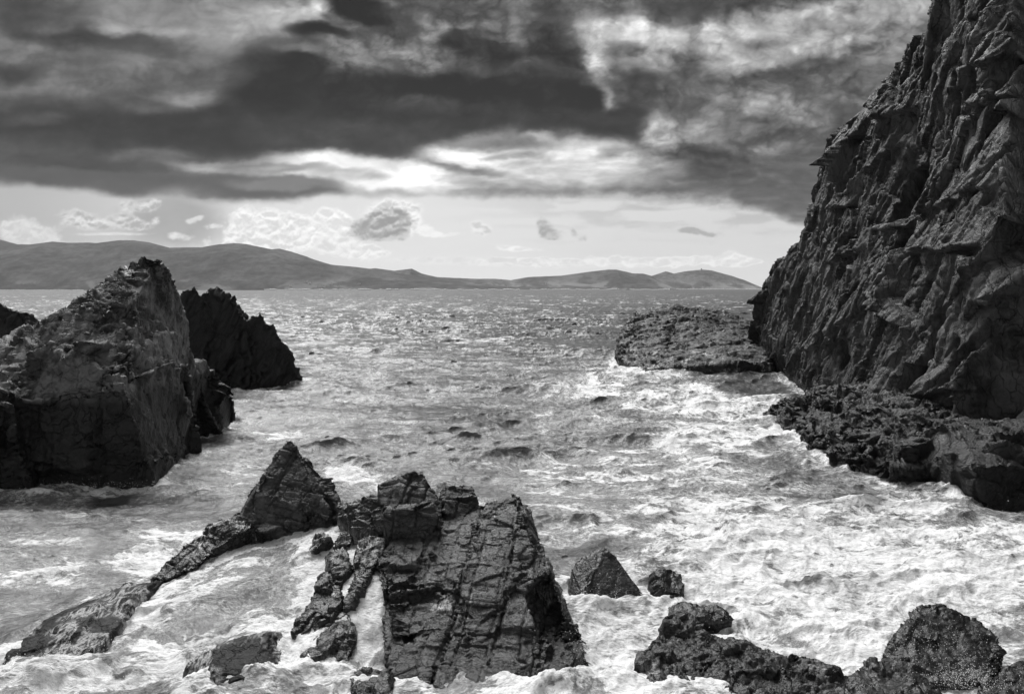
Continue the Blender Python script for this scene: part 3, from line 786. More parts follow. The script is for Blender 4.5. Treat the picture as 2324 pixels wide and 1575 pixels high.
    return rock('slab_rock', [bm_pts, h2, toe, wedge(toe2, 1.5)] + proud + [toe + [(p[0], p[1], -1.0) for p in toe]],
                .036, R_SLAB,
                [('flat', (1.5, 2.4, 1.4), .16, (.8, .07, .04, 1)), ('block', (1.3, 1.15, 2.5), .13, .045), ('flat', (.75, .45, .5), .06, (.7, .08, .02, 1)), ('block', (.8, .34, 1.5), .04, .020), ('noise', (.7, .3, .25), .05, .62)],
                M_SLAB, 'broad slanting slab of cracked layered rock with blocks along its top edge', seed=1.3, cutters=cut)


slab_rock()

R_BL = frame(200, 50)
BLK = [('flat', (.9, 1.2, .8), .22, (.9, .25, .03)), ('flat', (.4, .5, .35), .10, (.8, .25, .02)), ('noise', (.3, .25, .2), .06, .62)]


def lump(name, pts, depth, label, vox=.035, layers=BLK, mat=None, seed=0., group=None, back=.5, R=R_BL, grow=.07):
    hulls = [wedge(p, depth, back) for p in pts] if isinstance(pts[0][0], (tuple, list)) else [wedge(pts, depth, back)]
    return rock(name, hulls, vox, R, layers, mat or M_BLACK, label, 'rock', group, seed, grow=grow)


lump('dark_rock', [[P(663, 1443, 22.0), P(679, 1516, 20.9), P(793, 1510, 20.9), P(800, 1427, 21.8), P(758, 1372, 23.0), P(754, 1309, 23.9), P(724, 1318, 23.7), P(704, 1384, 22.8)],
                   [P(735, 1300, 24.1), P(758, 1316, 23.7), P(760, 1390, 22.6), P(722, 1380, 22.7)]], 1.6,
     'black weedy rock with a blunt foot between two white cascades', seed=2.1)
lump('dark_rock', [P(750, 1262, 24.6), P(775, 1244, 24.8), P(790, 1258, 24.6), P(791, 1305, 23.9), P(775, 1330, 23.5), P(756, 1322, 23.7)], 1.6,
     'small upright black rock at the head of the cascade, left of the taller dark rib', seed=3.3)
lump('dark_rock', [[P(817, 1232, 24.9), P(846, 1214, 25.1), P(861, 1222, 24.9), P(861, 1266, 24.2), P(834, 1309, 23.6), P(808, 1320, 23.5), P(800, 1270, 24.3)],
                   [P(808, 1300, 23.8), P(834, 1312, 23.5), P(812, 1352, 22.9), P(790, 1380, 22.5), P(784, 1372, 22.7)]], 1.5,
     'tall black rib of rock beside the left edge of the big slab', seed=4.6)
lump('pool_rock', [P(704, 1243, 25.2), P(716, 1217, 25.6), P(740, 1220, 25.5), P(755, 1233, 25.3), P(728, 1240, 25.1)], .6, 'low dark rock in the white pool, the left one of two',
     group='small rocks in the white pool', seed=5.2, vox=.03)
lump('pool_rock', [P(762, 1238, 25.1), P(774, 1215, 25.5), P(792, 1214, 25.5), P(800, 1228, 25.2), P(783, 1240, 25.0)], .6, 'low dark rock in the white pool, the right one of two',
     group='small rocks in the white pool', seed=6.2, vox=.03)
lump('dark_rock', [P(795, 1552, 19.6), P(806, 1536, 20.1), P(832, 1524, 20.3), P(860, 1521, 20.3), P(880, 1541, 20.0), P(893, 1590, 19.2), P(880, 1620, 18.8), P(790, 1620, 18.8)], .8,
     'rounded dark rock at the bottom edge, just left of the slab foot', seed=7.7)
lump('dark_rock', [P(770, 1150, 26.9), P(790, 1140, 27.0), P(812, 1140, 26.9), P(820, 1165, 26.4), P(800, 1180, 26.2), P(775, 1172, 26.4)], 1.4,
     'jumble of small black rocks closing the gap between the pinnacle and the slab', seed=8.8, vox=.03, layers=[('facet', (.3, .3, .3), .16, .8), ('noise', (.2, .2, .2), .08, .6)])

# ---- pinnacle and its ridge
R_PIN = frame(205, 62, 6)
M_PIN = rock_material('pinnacle_slate', R_PIN, .02, .12, (.35, .65), (.4, .8, .6), 5, .5, .03, .15)
pin = [
    [P(656, 998, 28.5), P(673, 1016, 28.4), P(696, 1057, 28.3), P(688, 1124, 27.3), P(704, 1151, 27.1), P(690, 1175, 26.7), P(640, 1200, 26.6), P(540, 1200, 27.4), P(531, 1163, 28.2), P(559, 1120, 28.5), P(590, 1104, 28.6), P(596, 1073, 28.7), P(614, 1057, 28.7), P(633, 1022, 28.6)],
    [P(673, 1018, 28.5), P(696, 1057, 28.6), P(732, 1081, 28.4), P(747, 1101, 28.2), P(774, 1132, 27.8), P(772, 1163, 27.2), P(740, 1180, 26.9), P(704, 1165, 26.9), P(665, 1073, 28.0)],
    [P(531, 1163, 28.3), P(600, 1160, 27.6), P(640, 1200, 26.6), P(585, 1215, 26.6), P(511, 1201, 27.9)],
]
rock('pinnacle_rock', [wedge(p, 2.6, .8) for p in pin], .036, R_PIN,
     [('flat', (2.4, 1.8, 1.6), .04, (.8, .03, .03, 1)), ('block', (.95, .40, 2.6), .10, .045), ('block', (.6, .17, 1.2), .035, .02), ('flat', (.5, .3, .4), .04, (.5, .08, .02, 1)), ('noise', (.5, .3, .2), .04, .6)],
     M_PIN, 'pointed pinnacle of cracked slate rising left of the white pool', seed=9.1)
rid = [
    [P(511, 1200, 28.0), P(530, 1205, 27.4), P(580, 1212, 26.7), P(511, 1256, 26.6), P(470, 1290, 26.2), P(452, 1240, 27.4), P(472, 1207, 27.7)],
    [P(452, 1234, 27.4), P(500, 1250, 26.7), P(450, 1300, 25.9), P(405, 1315, 25.9), P(397, 1281, 26.6), P(417, 1256, 26.9), P(429, 1258, 27.0)],
    [P(410, 1276, 26.6), P(440, 1300, 26.0), P(400, 1325, 25.6), P(352, 1338, 25.8), P(342, 1331, 26.1), P(366, 1305, 26.4), P(397, 1281, 26.6)],
]
rock('ridge_rock', [wedge([(a, b, c + .28) for a, b, c in p], 2.0, .7) for p in rid], .036, R_PIN,
     [('flat', (1.2, 1.0, .8), .2, (.9, .2, .03)), ('flat', (.5, .4, .4), .08, (.8, .2, .02)), ('noise', (.3, .3, .2), .07, .6), ('block', (.5, .4, .6), .04, .02)],
     M_BLACK, 'low black ridge running down from the pinnacle into the foam', seed=10.4)

M_SLICK = rock_material('slick_rock', frame(180, 12), .004, .014, (.4, .6), None, 2, .6, .03, spec=.2, wash=(.55, 3.0, 3.2, 1.5))
def hump(pts, lift, spread=1.3, inner=.6, crown=.18):
    """a low rounded back of rock: waterline outline, a smaller and higher ring, a wider foot under water"""
    c = np.mean(np.array(pts), 0); o = []
    for p in pts:
        p = np.array(p); o.append((p[0], p[1], p[2] + lift * .5)); q = c + (p - c) * inner; o.append((q[0], q[1], q[2] + lift + crown))
        q = c + (p - c) * spread; o.append((q[0], q[1], p[2] - .35)); q = c + (p - c) * (spread + .25); o.append((q[0], q[1], -1.2))
    return o


sl = [P(342, 1330, 25.9), P(300, 1336, 25.7), P(256, 1342, 25.3), P(189, 1364, 24.4), P(130, 1392, 23.5), P(59, 1443, 22.4), P(16, 1482, 21.6), P(12, 1502, 21.3),
      P(79, 1514, 21.0), P(157, 1494, 21.3), P(238, 1464, 21.9), P(240, 1430, 22.6), P(285, 1390, 23.4), P(330, 1355, 24.8)]
sl2 = [P(385, 1322, 25.9), P(342, 1330, 25.9), P(256, 1342, 25.3), P(230, 1375, 24.2), P(285, 1390, 23.4), P(340, 1362, 24.7)]
SLK = [('noise', (2.2, 1.4, 1.0), .16, .5), ('flat', (1.6, 1.0, 1.0), .06, (.5, .1, .0)), ('noise', (.7, .35, .3), .06, .62)]
rock('slick_rock', [hump(sl, .0, 1.1), hump(sl2, .14, 1.1)], .045, frame(180, 12), SLK, M_SLICK,
     'long low slick black rock with foam washing off its end at lower left', seed=11.7)
bl = [P(608, 1436, 22.1), P(640, 1450, 21.8), P(648, 1540, 20.4), P(616, 1580, 19.8), P(560, 1600, 19.4), P(430, 1590, 19.5), P(430, 1515, 20.7), P(500, 1475, 21.3), P(551, 1455, 21.7)]
rock('slick_rock', [hump(bl, .20, 1.15)], .045, frame(180, 12), SLK, M_SLICK,
     'rounded slick rock with thin foam trails, left of the lower cascade', seed=12.9)

# ---- boulders at lower right
R_B1 = frame(150, 40)
M_BOULD = rock_material('wet_black_boulder', R_B1, .004, .026, (.2, .5), None, 2, .7, .022, 0, 0, wash=(-.4, .7, 3, 2))
BO = [('flat', (1.2, 1.3, 1.0), .2, (.9, .2, .03)), ('flat', (.5, .5, .4), .08, (.8, .2, .02)), ('noise', (.3, .3, .2), .06, .6), ('block', (.6, .5, .5), .03, .02)]
lump('wedge_boulder', [P(1291, 1338, 25.8), P(1298, 1298, 26.1), P(1333, 1264, 26.4), P(1366, 1246, 26.5), P(1388, 1262, 26.5), P(1426, 1310, 26.1), P(1456, 1358, 25.4), P(1400, 1374, 25.0), P(1330, 1368, 25.1), P(1352, 1300, 25.8)],
     1.5, 'wedge-shaped dark boulder in the foam, just right of the slab', R=R_B1, mat=M_BOULD, seed=13.1, back=.9, layers=[('flat', (3.0, 3.0, 2.6), .04, (.7, .03, .0, 1)), ('strata', (1, 1, .2), .03, 0), ('noise', (.4, .4, .2), .04, .6)])
lump('washed_boulder', [P(1476, 1318, 26.0), P(1488, 1302, 26.4), P(1505, 1298, 26.5), P(1545, 1308, 26.4), P(1552, 1340, 25.8), P(1545, 1372, 25.1), P(1525, 1378, 25.0), P(1490, 1345, 25.6)],
     1.4, 'small dark boulder with water pouring over it, between the wedge boulder and the pitted rock', R=R_B1, mat=M_BOULD, seed=14.4)
lump('washed_boulder', [P(1515, 1388, 24.3), P(1530, 1374, 24.7), P(1568, 1369, 24.8), P(1636, 1383, 24.5), P(1655, 1402, 24.0), P(1620, 1412, 23.7), P(1540, 1410, 23.7)],
     1.2, 'low half-drowned rock right behind the pitted rock', R=R_B1, mat=M_BOULD, seed=15.5)
M_PIT = rock_material('pitted_barnacled_rock', R_B1, .005, .06, (.2, .55), None, 1.5, .6, .028, .1, .15, wash=(-.35, .9, 3, 3))
pitp = [
    [P(1520, 1396, 22.6), P(1566, 1389, 22.7), P(1590, 1410, 22.3), P(1613, 1437, 21.8), P(1640, 1500, 20.8), P(1560, 1560, 19.9), P(1470, 1560, 20.0), P(1484, 1460, 21.6), P(1501, 1418, 22.3)],
    [P(1484, 1462, 21.6), P(1520, 1470, 21.3), P(1520, 1620, 18.9), P(1440, 1620, 18.9), P(1428, 1525, 20.4), P(1445, 1495, 20.9), P(1463, 1468, 21.4)],
    [P(1590, 1428, 21.9), P(1641, 1447, 21.6), P(1683, 1469, 21.3), P(1744, 1478, 21.2), P(1780, 1560, 19.8), P(1790, 1620, 18.9), P(1500, 1620, 18.9), P(1540, 1500, 20.8)],
    [P(1700, 1476, 21.2), P(1744, 1478, 21.2), P(1823, 1488, 21.0), P(1869, 1516, 20.6), P(1939, 1540, 20.2), P(1960, 1590, 19.4), P(1960, 1640, 18.7), P(1700, 1640, 18.7)],
    [P(1660, 1538, 19.6), P(1690, 1512, 19.9), P(1760, 1508, 19.9), P(1800, 1530, 19.6), P(1800, 1600, 18.6), P(1650, 1600, 18.6)],
]
rock('pitted_rock', [wedge(p, 1.4, .5) for p in pitp], .036, R_B1,
     [('flat', (1.1, 1.1, .9), .26, (.85, .3, .03)), ('flat', (.45, .45, .4), .12, (.8, .3, .02)), ('facet', (.22, .22, .2), .05, .8), ('noise', (.25, .25, .2), .08, .62)], M_PIT,
     'large lumpy pitted rock along the bottom edge right of centre', seed=16.6)
bb = [P(2019, 1520, 20.6), P(2019, 1483, 21.0), P(2047, 1427, 21.8), P(2085, 1378, 22.3), P(2107, 1373, 22.3), P(2149, 1384, 22.2), P(2219, 1413, 21.9), P(2258, 1440, 21.5), P(2262, 1483, 20.9), P(2225, 1545, 20.0), P(2140, 1560, 19.8), P(2060, 1550, 19.9)]
lump('round_boulder', bb, 1.6, 'big rounded black boulder at lower right, wet with flung droplets', R=R_B1, mat=M_BOULD, seed=17.7,
     layers=[('flat', (1.5, 1.5, 1.3), .2, (.85, .15, .0)), ('flat', (.6, .6, .5), .08, (.7, .2, .02)), ('noise', (.4, .4, .3), .10, .6)])
lump('sharp_rock', [P(1953, 1535, 20.2), P(1970, 1501, 20.7), P(1988, 1502, 20.7), P(2019, 1521, 20.4), P(2075, 1532, 20.2), P(2130, 1568, 19.6), P(2160, 1620, 18.8), P(1960, 1620, 18.8)], 1.0,
     'low sharp-topped black rock at the bottom edge, in front of the rounded boulder', R=R_B1, mat=M_BOULD, seed=18.2)
lump('sharp_rock', [P(2216, 1545, 19.9), P(2219, 1521, 20.3), P(2255, 1492, 20.7), P(2266, 1505, 20.5), P(2240, 1560, 19.7)], 1.0,
     'thin tilted rock leaning on the right side of the rounded boulder', R=R_B1, mat=M_BOULD, seed=19.2, vox=.03)
lump('sharp_rock', [P(2235, 1570, 19.5), P(2262, 1532, 20.0), P(2300, 1515, 20.3), P(2340, 1500, 20.5), P(2400, 1500, 20.5), P(2400, 1640, 18.6), P(2240, 1640, 18.6)], 1.0,
     'dark rock cut off by the lower right corner of the picture', R=R_B1, mat=M_BOULD, seed=20.2)

# ---- sea stack on the left
R_ST = frame(182, 56, 3)
M_ST = rock_material('stack_slate', R_ST, .018, .19, (.35, .7), (4.6, .5, .03), 3.0, 1.6, .08, sharp=.06)


def run(points, dx, dy, sink=-1.5):
    o = []
    for p in points: o += [p, (p[0] + dx, p[1] + dy, p[2] * .5 - .5), (p[0] + dx * .5, p[1] + dy * .5, sink)]
    return o


E1, E2, E3, E4, E5 = P(291, 617, 45.5), P(303, 700, 43.4), P(283, 794, 41.6), P(311, 857, 40.9), P(283, 888, 39.7)
st_h = [
    run([P(-260, 780, 42.5), P(-260, 960, 39.8), P(0, 800, 42.2), P(60, 757, 43), P(106, 924, 39.4), P(0, 905, 39.6)], -1, 9),
    run([P(60, 757, 43), P(138, 700, 43.8), P(177, 676, 44.4), E2, E3, P(286, 880, 40.0), P(106, 924, 39.4)], -1, 9),
    run([P(138, 700, 43.8), P(177, 674, 44.4), P(236, 643, 45.0), P(281, 604, 45.8), E1, E2], -1, 6),
    # undercut black foot
    [E4, E5, P(106, 924, 39.4), P(-60, 915, 39.6), P(315, 975, 40.2), P(356, 1096, 40.8), P(342, 1104, 40.7), P(94, 1090, 41.4), P(-60, 1100, 41.2)] +
    [(p[0], p[1] + 7, p[2]) for p in (E4, P(106, 924, 39.4), P(342, 1104, 40.7), P(94, 1090, 41.4), P(-60, 1100, 41.2))] + [P(342, 1180, 40.7), P(94, 1180, 41.4), P(-60, 1180, 41)],
    run([P(-300, 950, 40), P(-40, 905, 39.0), P(12, 930, 38.8), P(40, 1010, 38.8), P(70, 1085, 39.2), P(31, 1120, 39.4), P(-300, 1125, 39.4)], -1, 6),
    # the smooth flank that looks out to sea
    run([E2, E3, E5, P(315, 975, 40.2), P(356, 1096, 40.9), P(386, 1045, 47), P(417, 991, 52.6), P(442, 860, 52.6), P(420, 763, 50.6), P(409, 692, 49.0)], -4, 3),
    run([E1, E2, P(346, 600, 46.6), P(393, 650, 48), P(412, 692, 49.2), P(420, 763, 50.8)], -4, 3),
    # stepped edge blocks along the corner
    run([P(240, 800, 42.0), P(283, 790, 41.3), P(300, 800, 41.5), P(313, 856, 40.7), P(250, 866, 40.6)], 0, 2, 3),
    run([P(180, 700, 44.0), P(290, 690, 43.3), P(306, 702, 43.3), P(300, 740, 42.6), P(200, 745, 42.8)], 0, 2, 3),
    # crest teeth
    run([P(192, 680, 44.6), P(205, 655, 44.8), P(222, 652, 44.9), P(236, 646, 45), P(240, 700, 44.4)], -1, 2, 5),
    run([P(232, 660, 45.0), P(240, 630, 45.3), P(256, 622, 45.5), P(268, 606, 45.7), P(284, 602, 45.9), P(296, 612, 45.8), P(300, 660, 45.2)], -1, 2.5, 5),
    run([P(298, 640, 46), P(303, 597, 46.3), P(309, 614, 46.3), P(320, 592, 46.6), P(332, 585, 46.8), P(346, 585, 46.9), P(352, 640, 46.6)], -1, 2, 6),
    run([P(345, 640, 46.8), P(349, 596, 47), P(357, 584, 47.1), P(370, 594, 47.3), P(382, 614, 47.6), P(395, 634, 48), P(402, 662, 48.4), P(412, 700, 48.8)], -1, 2.2, 6),
    # the square block on its seaward side
    run([P(437, 832, 52.4), P(468, 815, 53.5), P(500, 858, 55.0), P(533, 910, 56.6), P(538, 955, 57.2), P(525, 981, 55.6), P(511, 983, 54.6), P(470, 905, 53.0)], -4, 2.5),
    run([P(378, 838, 51.4), P(440, 824, 52.6), P(470, 814, 53.6), P(500, 862, 55), P(430, 850, 52.4)], -3, 3),
    run([P(417, 900, 53.4), P(500, 900, 55.4), P(525, 980, 56.2), P(420, 995, 54.0)], -4, 3),
]
rock('sea_stack', st_h, .10, R_ST,
     [('flat', (4.5, 5, 4), .15, (.8, .04, .0, 1)), ('block', (2.3, 2.0, 6.0), .26, .085), ('flat', (1.6, 2.4, 1.3), .14, (.8, .07, .05, 1)), ('block', (.9, .7, 2.0), .06, .04), ('flat', (.5, .9, .4), .05, (.6, .08, .02, 1)), ('noise', (.4, 1.4, .25), .07, .68)],
     M_ST, 'large steep sea stack with a grey upper face and black wet foot', 'sea stack', seed=21.5)

R_JG = frame(250, 62, 0)
M_JG = rock_material('jagged_slate', R_JG, .008, .035, (.5, .8), (2.5, 1.2, .35), 4, 1.6, .06)
jg = [
    run([P(411, 664, 79), P(427, 655, 79), P(445, 668, 79), P(470, 690, 79), P(470, 900, 78), P(395, 900, 77), P(400, 700, 78)], -2, 5),
    run([P(436, 668, 79), P(441, 645, 79.2), P(452, 664, 79.2), P(458, 676, 79.2), P(450, 720, 79)], -1, 1.2, 5),
    run([P(412, 680, 78.6), P(418, 655, 78.8), P(424, 668, 78.8), P(428, 700, 78.6)], -1, 1.5, 4),
    run([P(520, 690, 80), P(528, 668, 80.2), P(536, 684, 80.2), P(548, 720, 80.2)], -1, 1.5, 4),
    run([P(580, 725, 81.2), P(592, 706, 81.4), P(600, 722, 81.6), P(606, 760, 81.6)], -1, 1.5, 3),
    run([P(458, 676, 79.6), P(464, 655, 79.6), P(474, 664, 79.6), P(478, 700, 79.6)], -1, 1.5, 5),
    run([P(470, 668, 79.8), P(484, 656, 80), P(492, 648, 80), P(507, 656, 80), P(530, 684, 80.4), P(559, 720, 81), P(560, 885, 80), P(455, 890, 79)], -2, 5),
    run([P(545, 712, 81), P(559, 720, 81), P(566, 738, 81), P(575, 880, 80.5), P(530, 885, 80)], -2, 5),
    run([P(562, 735, 81), P(571, 714, 81.4), P(590, 718, 81.6), P(598, 732, 82), P(622, 746, 82), P(640, 775, 82.4), P(652, 800, 83), P(670, 840, 83.6), P(686, 872, 84), P(645, 880, 83), P(560, 886, 80.5)], -2, 4),
]
rock('jagged_rock', jg, .13, R_JG,
     [('flat', (2.4, 6, 1.8), .9, (.8, .25, .08, 1)), ('flat', (1.0, 3.0, .8), .40, (.8, .25, .08, 1)), ('noise', (.5, 1.8, .35), .20, .64)],
     M_JG, 'dark jagged rock with a thin spike on its crest, behind the big stack', seed=22.2)
fl_ = [run([P(-200, 660, 66), P(-60, 670, 66), P(0, 692, 66), P(20, 706, 66), P(34, 702, 66), P(60, 712, 67), P(98, 738, 68), P(130, 780, 68), P(130, 900, 66), P(-200, 900, 64)], -1, 5)]
rock('distant_crag', fl_, .13, R_JG, [('flat', (2, 5, 1.6), .7, (.8, .25, .06)), ('flat', (.8, 2.2, .7), .3, (.8, .25, .04)), ('noise', (.5, 1.6, .35), .18, .64)], M_JG,
     'jagged crag showing over the shoulder of the big stack at the far left', seed=23.2)

# ---- low ledge reaching out from the cliff
R_LG = frame(200, 14, 0)
M_LG = rock_material('ledge_slate', R_LG, .006, .034, (.4, .7), None, 5, 2.0, .08, wash=(.05, 3.2, .8, .35))
lg = [
    run([P(1400, 792, 118), P(1408, 770, 120), P(1428, 730, 122), P(1456, 705, 124), P(1500, 699, 124), P(1540, 698, 124), P(1540, 780, 110), P(1500, 808, 104), P(1484, 850, 93), P(1468, 846, 94), P(1445, 826, 100), P(1405, 812, 106)], 2, 8),
    run([P(1500, 708, 124), P(1540, 702, 125), P(1570, 704, 126), P(1588, 698, 126), P(1603, 701, 126), P(1606, 712, 125), P(1640, 714, 124), P(1680, 728, 122), P(1716, 742, 120), P(1730, 760, 115), P(1600, 800, 100), P(1500, 800, 104)], 2, 8),
    run([P(1500, 790, 106), P(1640, 760, 108), P(1730, 750, 110), P(1740, 830, 92), P(1690, 826, 92), P(1640, 826, 93), P(1560, 815, 97), P(1500, 835, 95)], 2, 3),
]
rock('rock_ledge', lg, .16, R_LG,
     [('noise', (4.0, 3.0, 3.0), .9, .5), ('flat', (4, 3, 3), .6, (.6, .14, .08, 1)), ('flat', (2.0, 1.3, 1.4), .40, (.8, .2, .08, 1)), ('noise', (1.4, .8, .5), .36, .64)],
     M_LG, 'low rounded ledge of dark rock reaching out to sea from the cliff foot', seed=24.4, grow=.35)
# ---- the cliff on the right: a leaning wall running away from the camera
R_CL = np.array([[.12, .46, -.88], [0, .886, .463], [-.99, .055, -.106]]); R_CL[1] -= R_CL[0] * (R_CL[0] @ R_CL[1]); R_CL = R_CL / np.linalg.norm(R_CL, axis=1)[:, None]
M_CL = rock_material('cliff_slate', R_CL, .007, .085, (.35, .7), (2.6, 1.6, .45), 3.0, 2.2, .12, sharp=.08)
M_CF = rock_material('cliff_foot_slate', frame(240, 40), .006, .050, (.25, .6), (1.8, 1.0, .25), 4, 1.0, .08, .35, sharp=.08)


def X(u, v, x): return PX(u, v, x)


def back(points, dx=9, dy=1.0, lift=0.0, sink=-1.5):
    """thick block behind a face that looks west: the same points pushed into the land, and down to the sea bed"""
    o = []
    for p in points: o += [p, (p[0] + dx, p[1] + dy, p[2] + lift), (p[0] + dx, p[1] + dy, sink), (p[0] + min(dx, 1.5), p[1], sink)]
    return o


cl = [
    # outermost fin and spike
    back([X(1727, 727, 31.6), X(1725, 680, 31.6), X(1728, 645, 31.5), X(1741, 606, 31.5), X(1753, 584, 31.5), X(1768, 597, 31.6), X(1776, 620, 31.6), X(1780, 700, 31.2), X(1770, 800, 30.6), X(1712, 790, 31.0), X(1690, 822, 31.0), X(1760, 850, 29.8)], 6, 2),
    back([X(1776, 592, 31.3), X(1796, 559, 31.3), X(1820, 527, 31.3), X(1831, 504, 31.2), X(1850, 600, 30.8), X(1850, 700, 30.2), X(1820, 850, 28.6), X(1770, 850, 29.4), X(1775, 700, 30.8)], 8, 3),
    back([X(1822, 524, 31.2), X(1831, 504, 31.2), X(1847, 476, 31.2), X(1865, 458, 31.1), X(1900, 560, 30.4), X(1900, 760, 29.2), X(1870, 870, 27.8), X(1815, 880, 28.0), X(1830, 700, 30.0)], 9, 3),
    # great bulge
    back([X(1859, 330, 31.4), X(1853, 374, 31.4), X(1857, 401, 31.3), X(1863, 456, 31.2), X(1879, 303, 31.4), X(1902, 275, 31.5), X(1942, 224, 31.6), X(1960, 300, 31.0), X(1960, 480, 30.2), X(1900, 470, 30.7)], 10, 3),
    back([X(1942, 224, 31.6), X(1977, 193, 31.7), X(2005, 157, 31.8), X(2040, 126, 32.0), X(2071, 98, 31.9), X(2060, 300, 30.6), X(2030, 480, 29.6), X(1950, 480, 30.1)], 11, 3),
    back([X(2071, 98, 31.8), X(2091, 79, 31.8), X(2119, 76, 31.7), X(2150, 100, 31.2), X(2150, 400, 29.6), X(2060, 420, 30.0)], 11, 3),
    back([X(2119, 76, 30.9), X(2118, 28, 31.0), X(2127, 0, 31.0), X(2127, -80, 31.4), X(2290, -80, 30.8), X(2290, 100, 29.6), X(2290, 420, 28.0), X(2140, 400, 29.2)], 10, 0),
    # lower face
    back([X(1880, 460, 30.6), X(1960, 470, 30.0), X(2040, 480, 29.3), X(2010, 640, 28.7), X(1960, 860, 27.0), X(1880, 870, 27.4), X(1870, 700, 29.4)], 10, 2),
    back([X(2040, 440, 29.5), X(2150, 400, 29.2), X(2290, 400, 28.0), X(2290, 640, 27.0), X(2120, 650, 27.6), X(2010, 640, 28.4)], 10, 0),
    back([X(2010, 640, 28.2), X(2120, 650, 27.5), X(2292, 640, 27.0), X(2300, 800, 26.2), X(2300, 1000, 25.4), X(2230, 1060, 25.2), X(2100, 980, 25.4), X(1960, 900, 26.2)], 8, 0),
    back([X(1830, 860, 27.6), X(1960, 860, 26.6), X(2060, 950, 25.6), X(2020, 1000, 25.4), X(1800, 900, 27.6)], 8, 0),
    # cornice and hollow near the right edge
    back([X(2085, 570, 27.0), X(2150, 550, 26.8), X(2290, 560, 26.2), X(2300, 640, 26.2), X(2190, 650, 26.8), X(2090, 640, 27.3)], 6, 0),
    back([X(2270, 940, 24.6), X(2306, 880, 24.5), X(2308, 960, 24.2), X(2290, 1060, 24.2), X(2200, 1000, 24.9)], 6, 0),
    # set back behind the right edge
    [(30.2, 30, -1.5), (30.2, 39.0, -1.5), (38, 30, -1.5), (38, 42, -1.5), (34.5, 30, 36), (34.5, 40.0, 36), (44, 30, 36), (44, 42, 36)],
    # tilted plate
    [X(1943, 612, 27.8), X(1962, 588, 27.7), X(2010, 560, 27.4), X(2060, 600, 27.0), X(2050, 628, 26.9), X(2120, 712, 26.2), X(2135, 740, 26.4), X(2010, 660, 27.2)] +
    [(p[0] + 2.6, p[1], p[2] - 1.0) for p in (X(1943, 612, 27.8), X(2010, 560, 27.4), X(2060, 600, 27.0), X(2135, 740, 26.4))],
    # bright leaning buttress and column at the foot
    back([X(1975, 800, 25.8), X(1978, 802, 26.2), X(1955, 850, 25.8), X(1900, 895, 25.6), X(1890, 940, 25.2), X(1990, 950, 24.6), X(1990, 830, 25.6)], 4, 1),
    back([X(1990, 680, 26.8), X(2020, 820, 25.6), X(2042, 815, 25.4), X(2040, 880, 25.0), X(2036, 970, 24.4), X(1985, 960, 24.8), X(1995, 800, 26.0)], 4, 1),
    back([X(1855, 690, 28.4), X(1930, 620, 28.2), X(1920, 760, 27.8), X(1870, 850, 27.4)], 4, 1),
    # ledge at the bulge foot and small roof
    back([X(1857, 466, 30.9), X(1900, 462, 30.4), X(1898, 474, 30.3), X(1860, 474, 30.8)], 5, 1, 0, 15),
    back([X(1950, 270, 30.6), X(2015, 245, 30.2), X(2000, 300, 30.0), X(1985, 302, 30.1)], 4, 0, 0, 20),
    back([X(1910, 470, 30.1), X(1922, 390, 30.2), X(1930, 480, 30.0)], 3, 0, 0, 15),
]
cc_ = [
    [X(2020, 380, 26.8), X(2088, 372, 26.6), X(2082, 500, 26.0), X(2018, 498, 26.6), X(2026, 392, 31.2), X(2094, 380, 31.0), X(2086, 505, 31.0), X(2024, 505, 31.0)],      # square niche
    [X(2135, 110, 27), X(2150, 110, 27), X(2128, 450, 26.5), X(2116, 450, 26.5), X(2137, 110, 31.8), X(2156, 110, 31.8), X(2134, 450, 30.6), X(2118, 450, 30.6)],   # long chimney
    [X(2046, 822, 23.5), X(2106, 800, 23.5), X(2108, 930, 23), X(2040, 950, 23), X(2050, 822, 27.6), X(2115, 806, 27.6), X(2115, 930, 26.8), X(2046, 950, 26.8)],   # cave by the column
    [X(2152, 760, 23), X(2172, 755, 23), X(2188, 980, 23), X(2158, 985, 23), X(2158, 760, 27.6), X(2180, 755, 27.6), X(2190, 980, 26.6), X(2162, 985, 26.6)],
    [X(1905, 300, 29), X(1960, 330, 28.6), X(1950, 450, 28.6), X(1900, 420, 29), X(1909, 300, 31.9), X(1966, 330, 31.4), X(1956, 450, 31.2), X(1906, 420, 31.6)],
    [X(2290, 560, 23), X(2330, 560, 23), X(2330, 880, 23), X(2292, 860, 23), X(2290, 560, 28.6), X(2330, 560, 28.6), X(2330, 880, 28.6), X(2292, 860, 28.6)],
    [X(1984, 806, 24.5), X(1998, 800, 24.5), X(1994, 850, 24.3), X(1978, 846, 24.4), X(1988, 806, 26.9), X(2002, 800, 26.9), X(1998, 850, 26.6), X(1982, 846, 26.7)],
]
CREV = [(1842, 490, 1828, 880, 0.64, 3.3), (1917, 480, 1886, 680, 0.48, 2.55), (1948, 640, 1925, 840, 0.64, 3.3), (2076, 505, 2060, 575, 0.4, 2.25), (2250, 130, 2222, 350, 0.4, 2.25), (2062, 170, 2025, 350, 0.4, 2.1), (2138, 100, 2120, 470, 0.36, 3.9), (1900, 700, 1884, 860, 0.48, 2.4), (2208, 690, 2190, 940, 0.4, 2.25)]
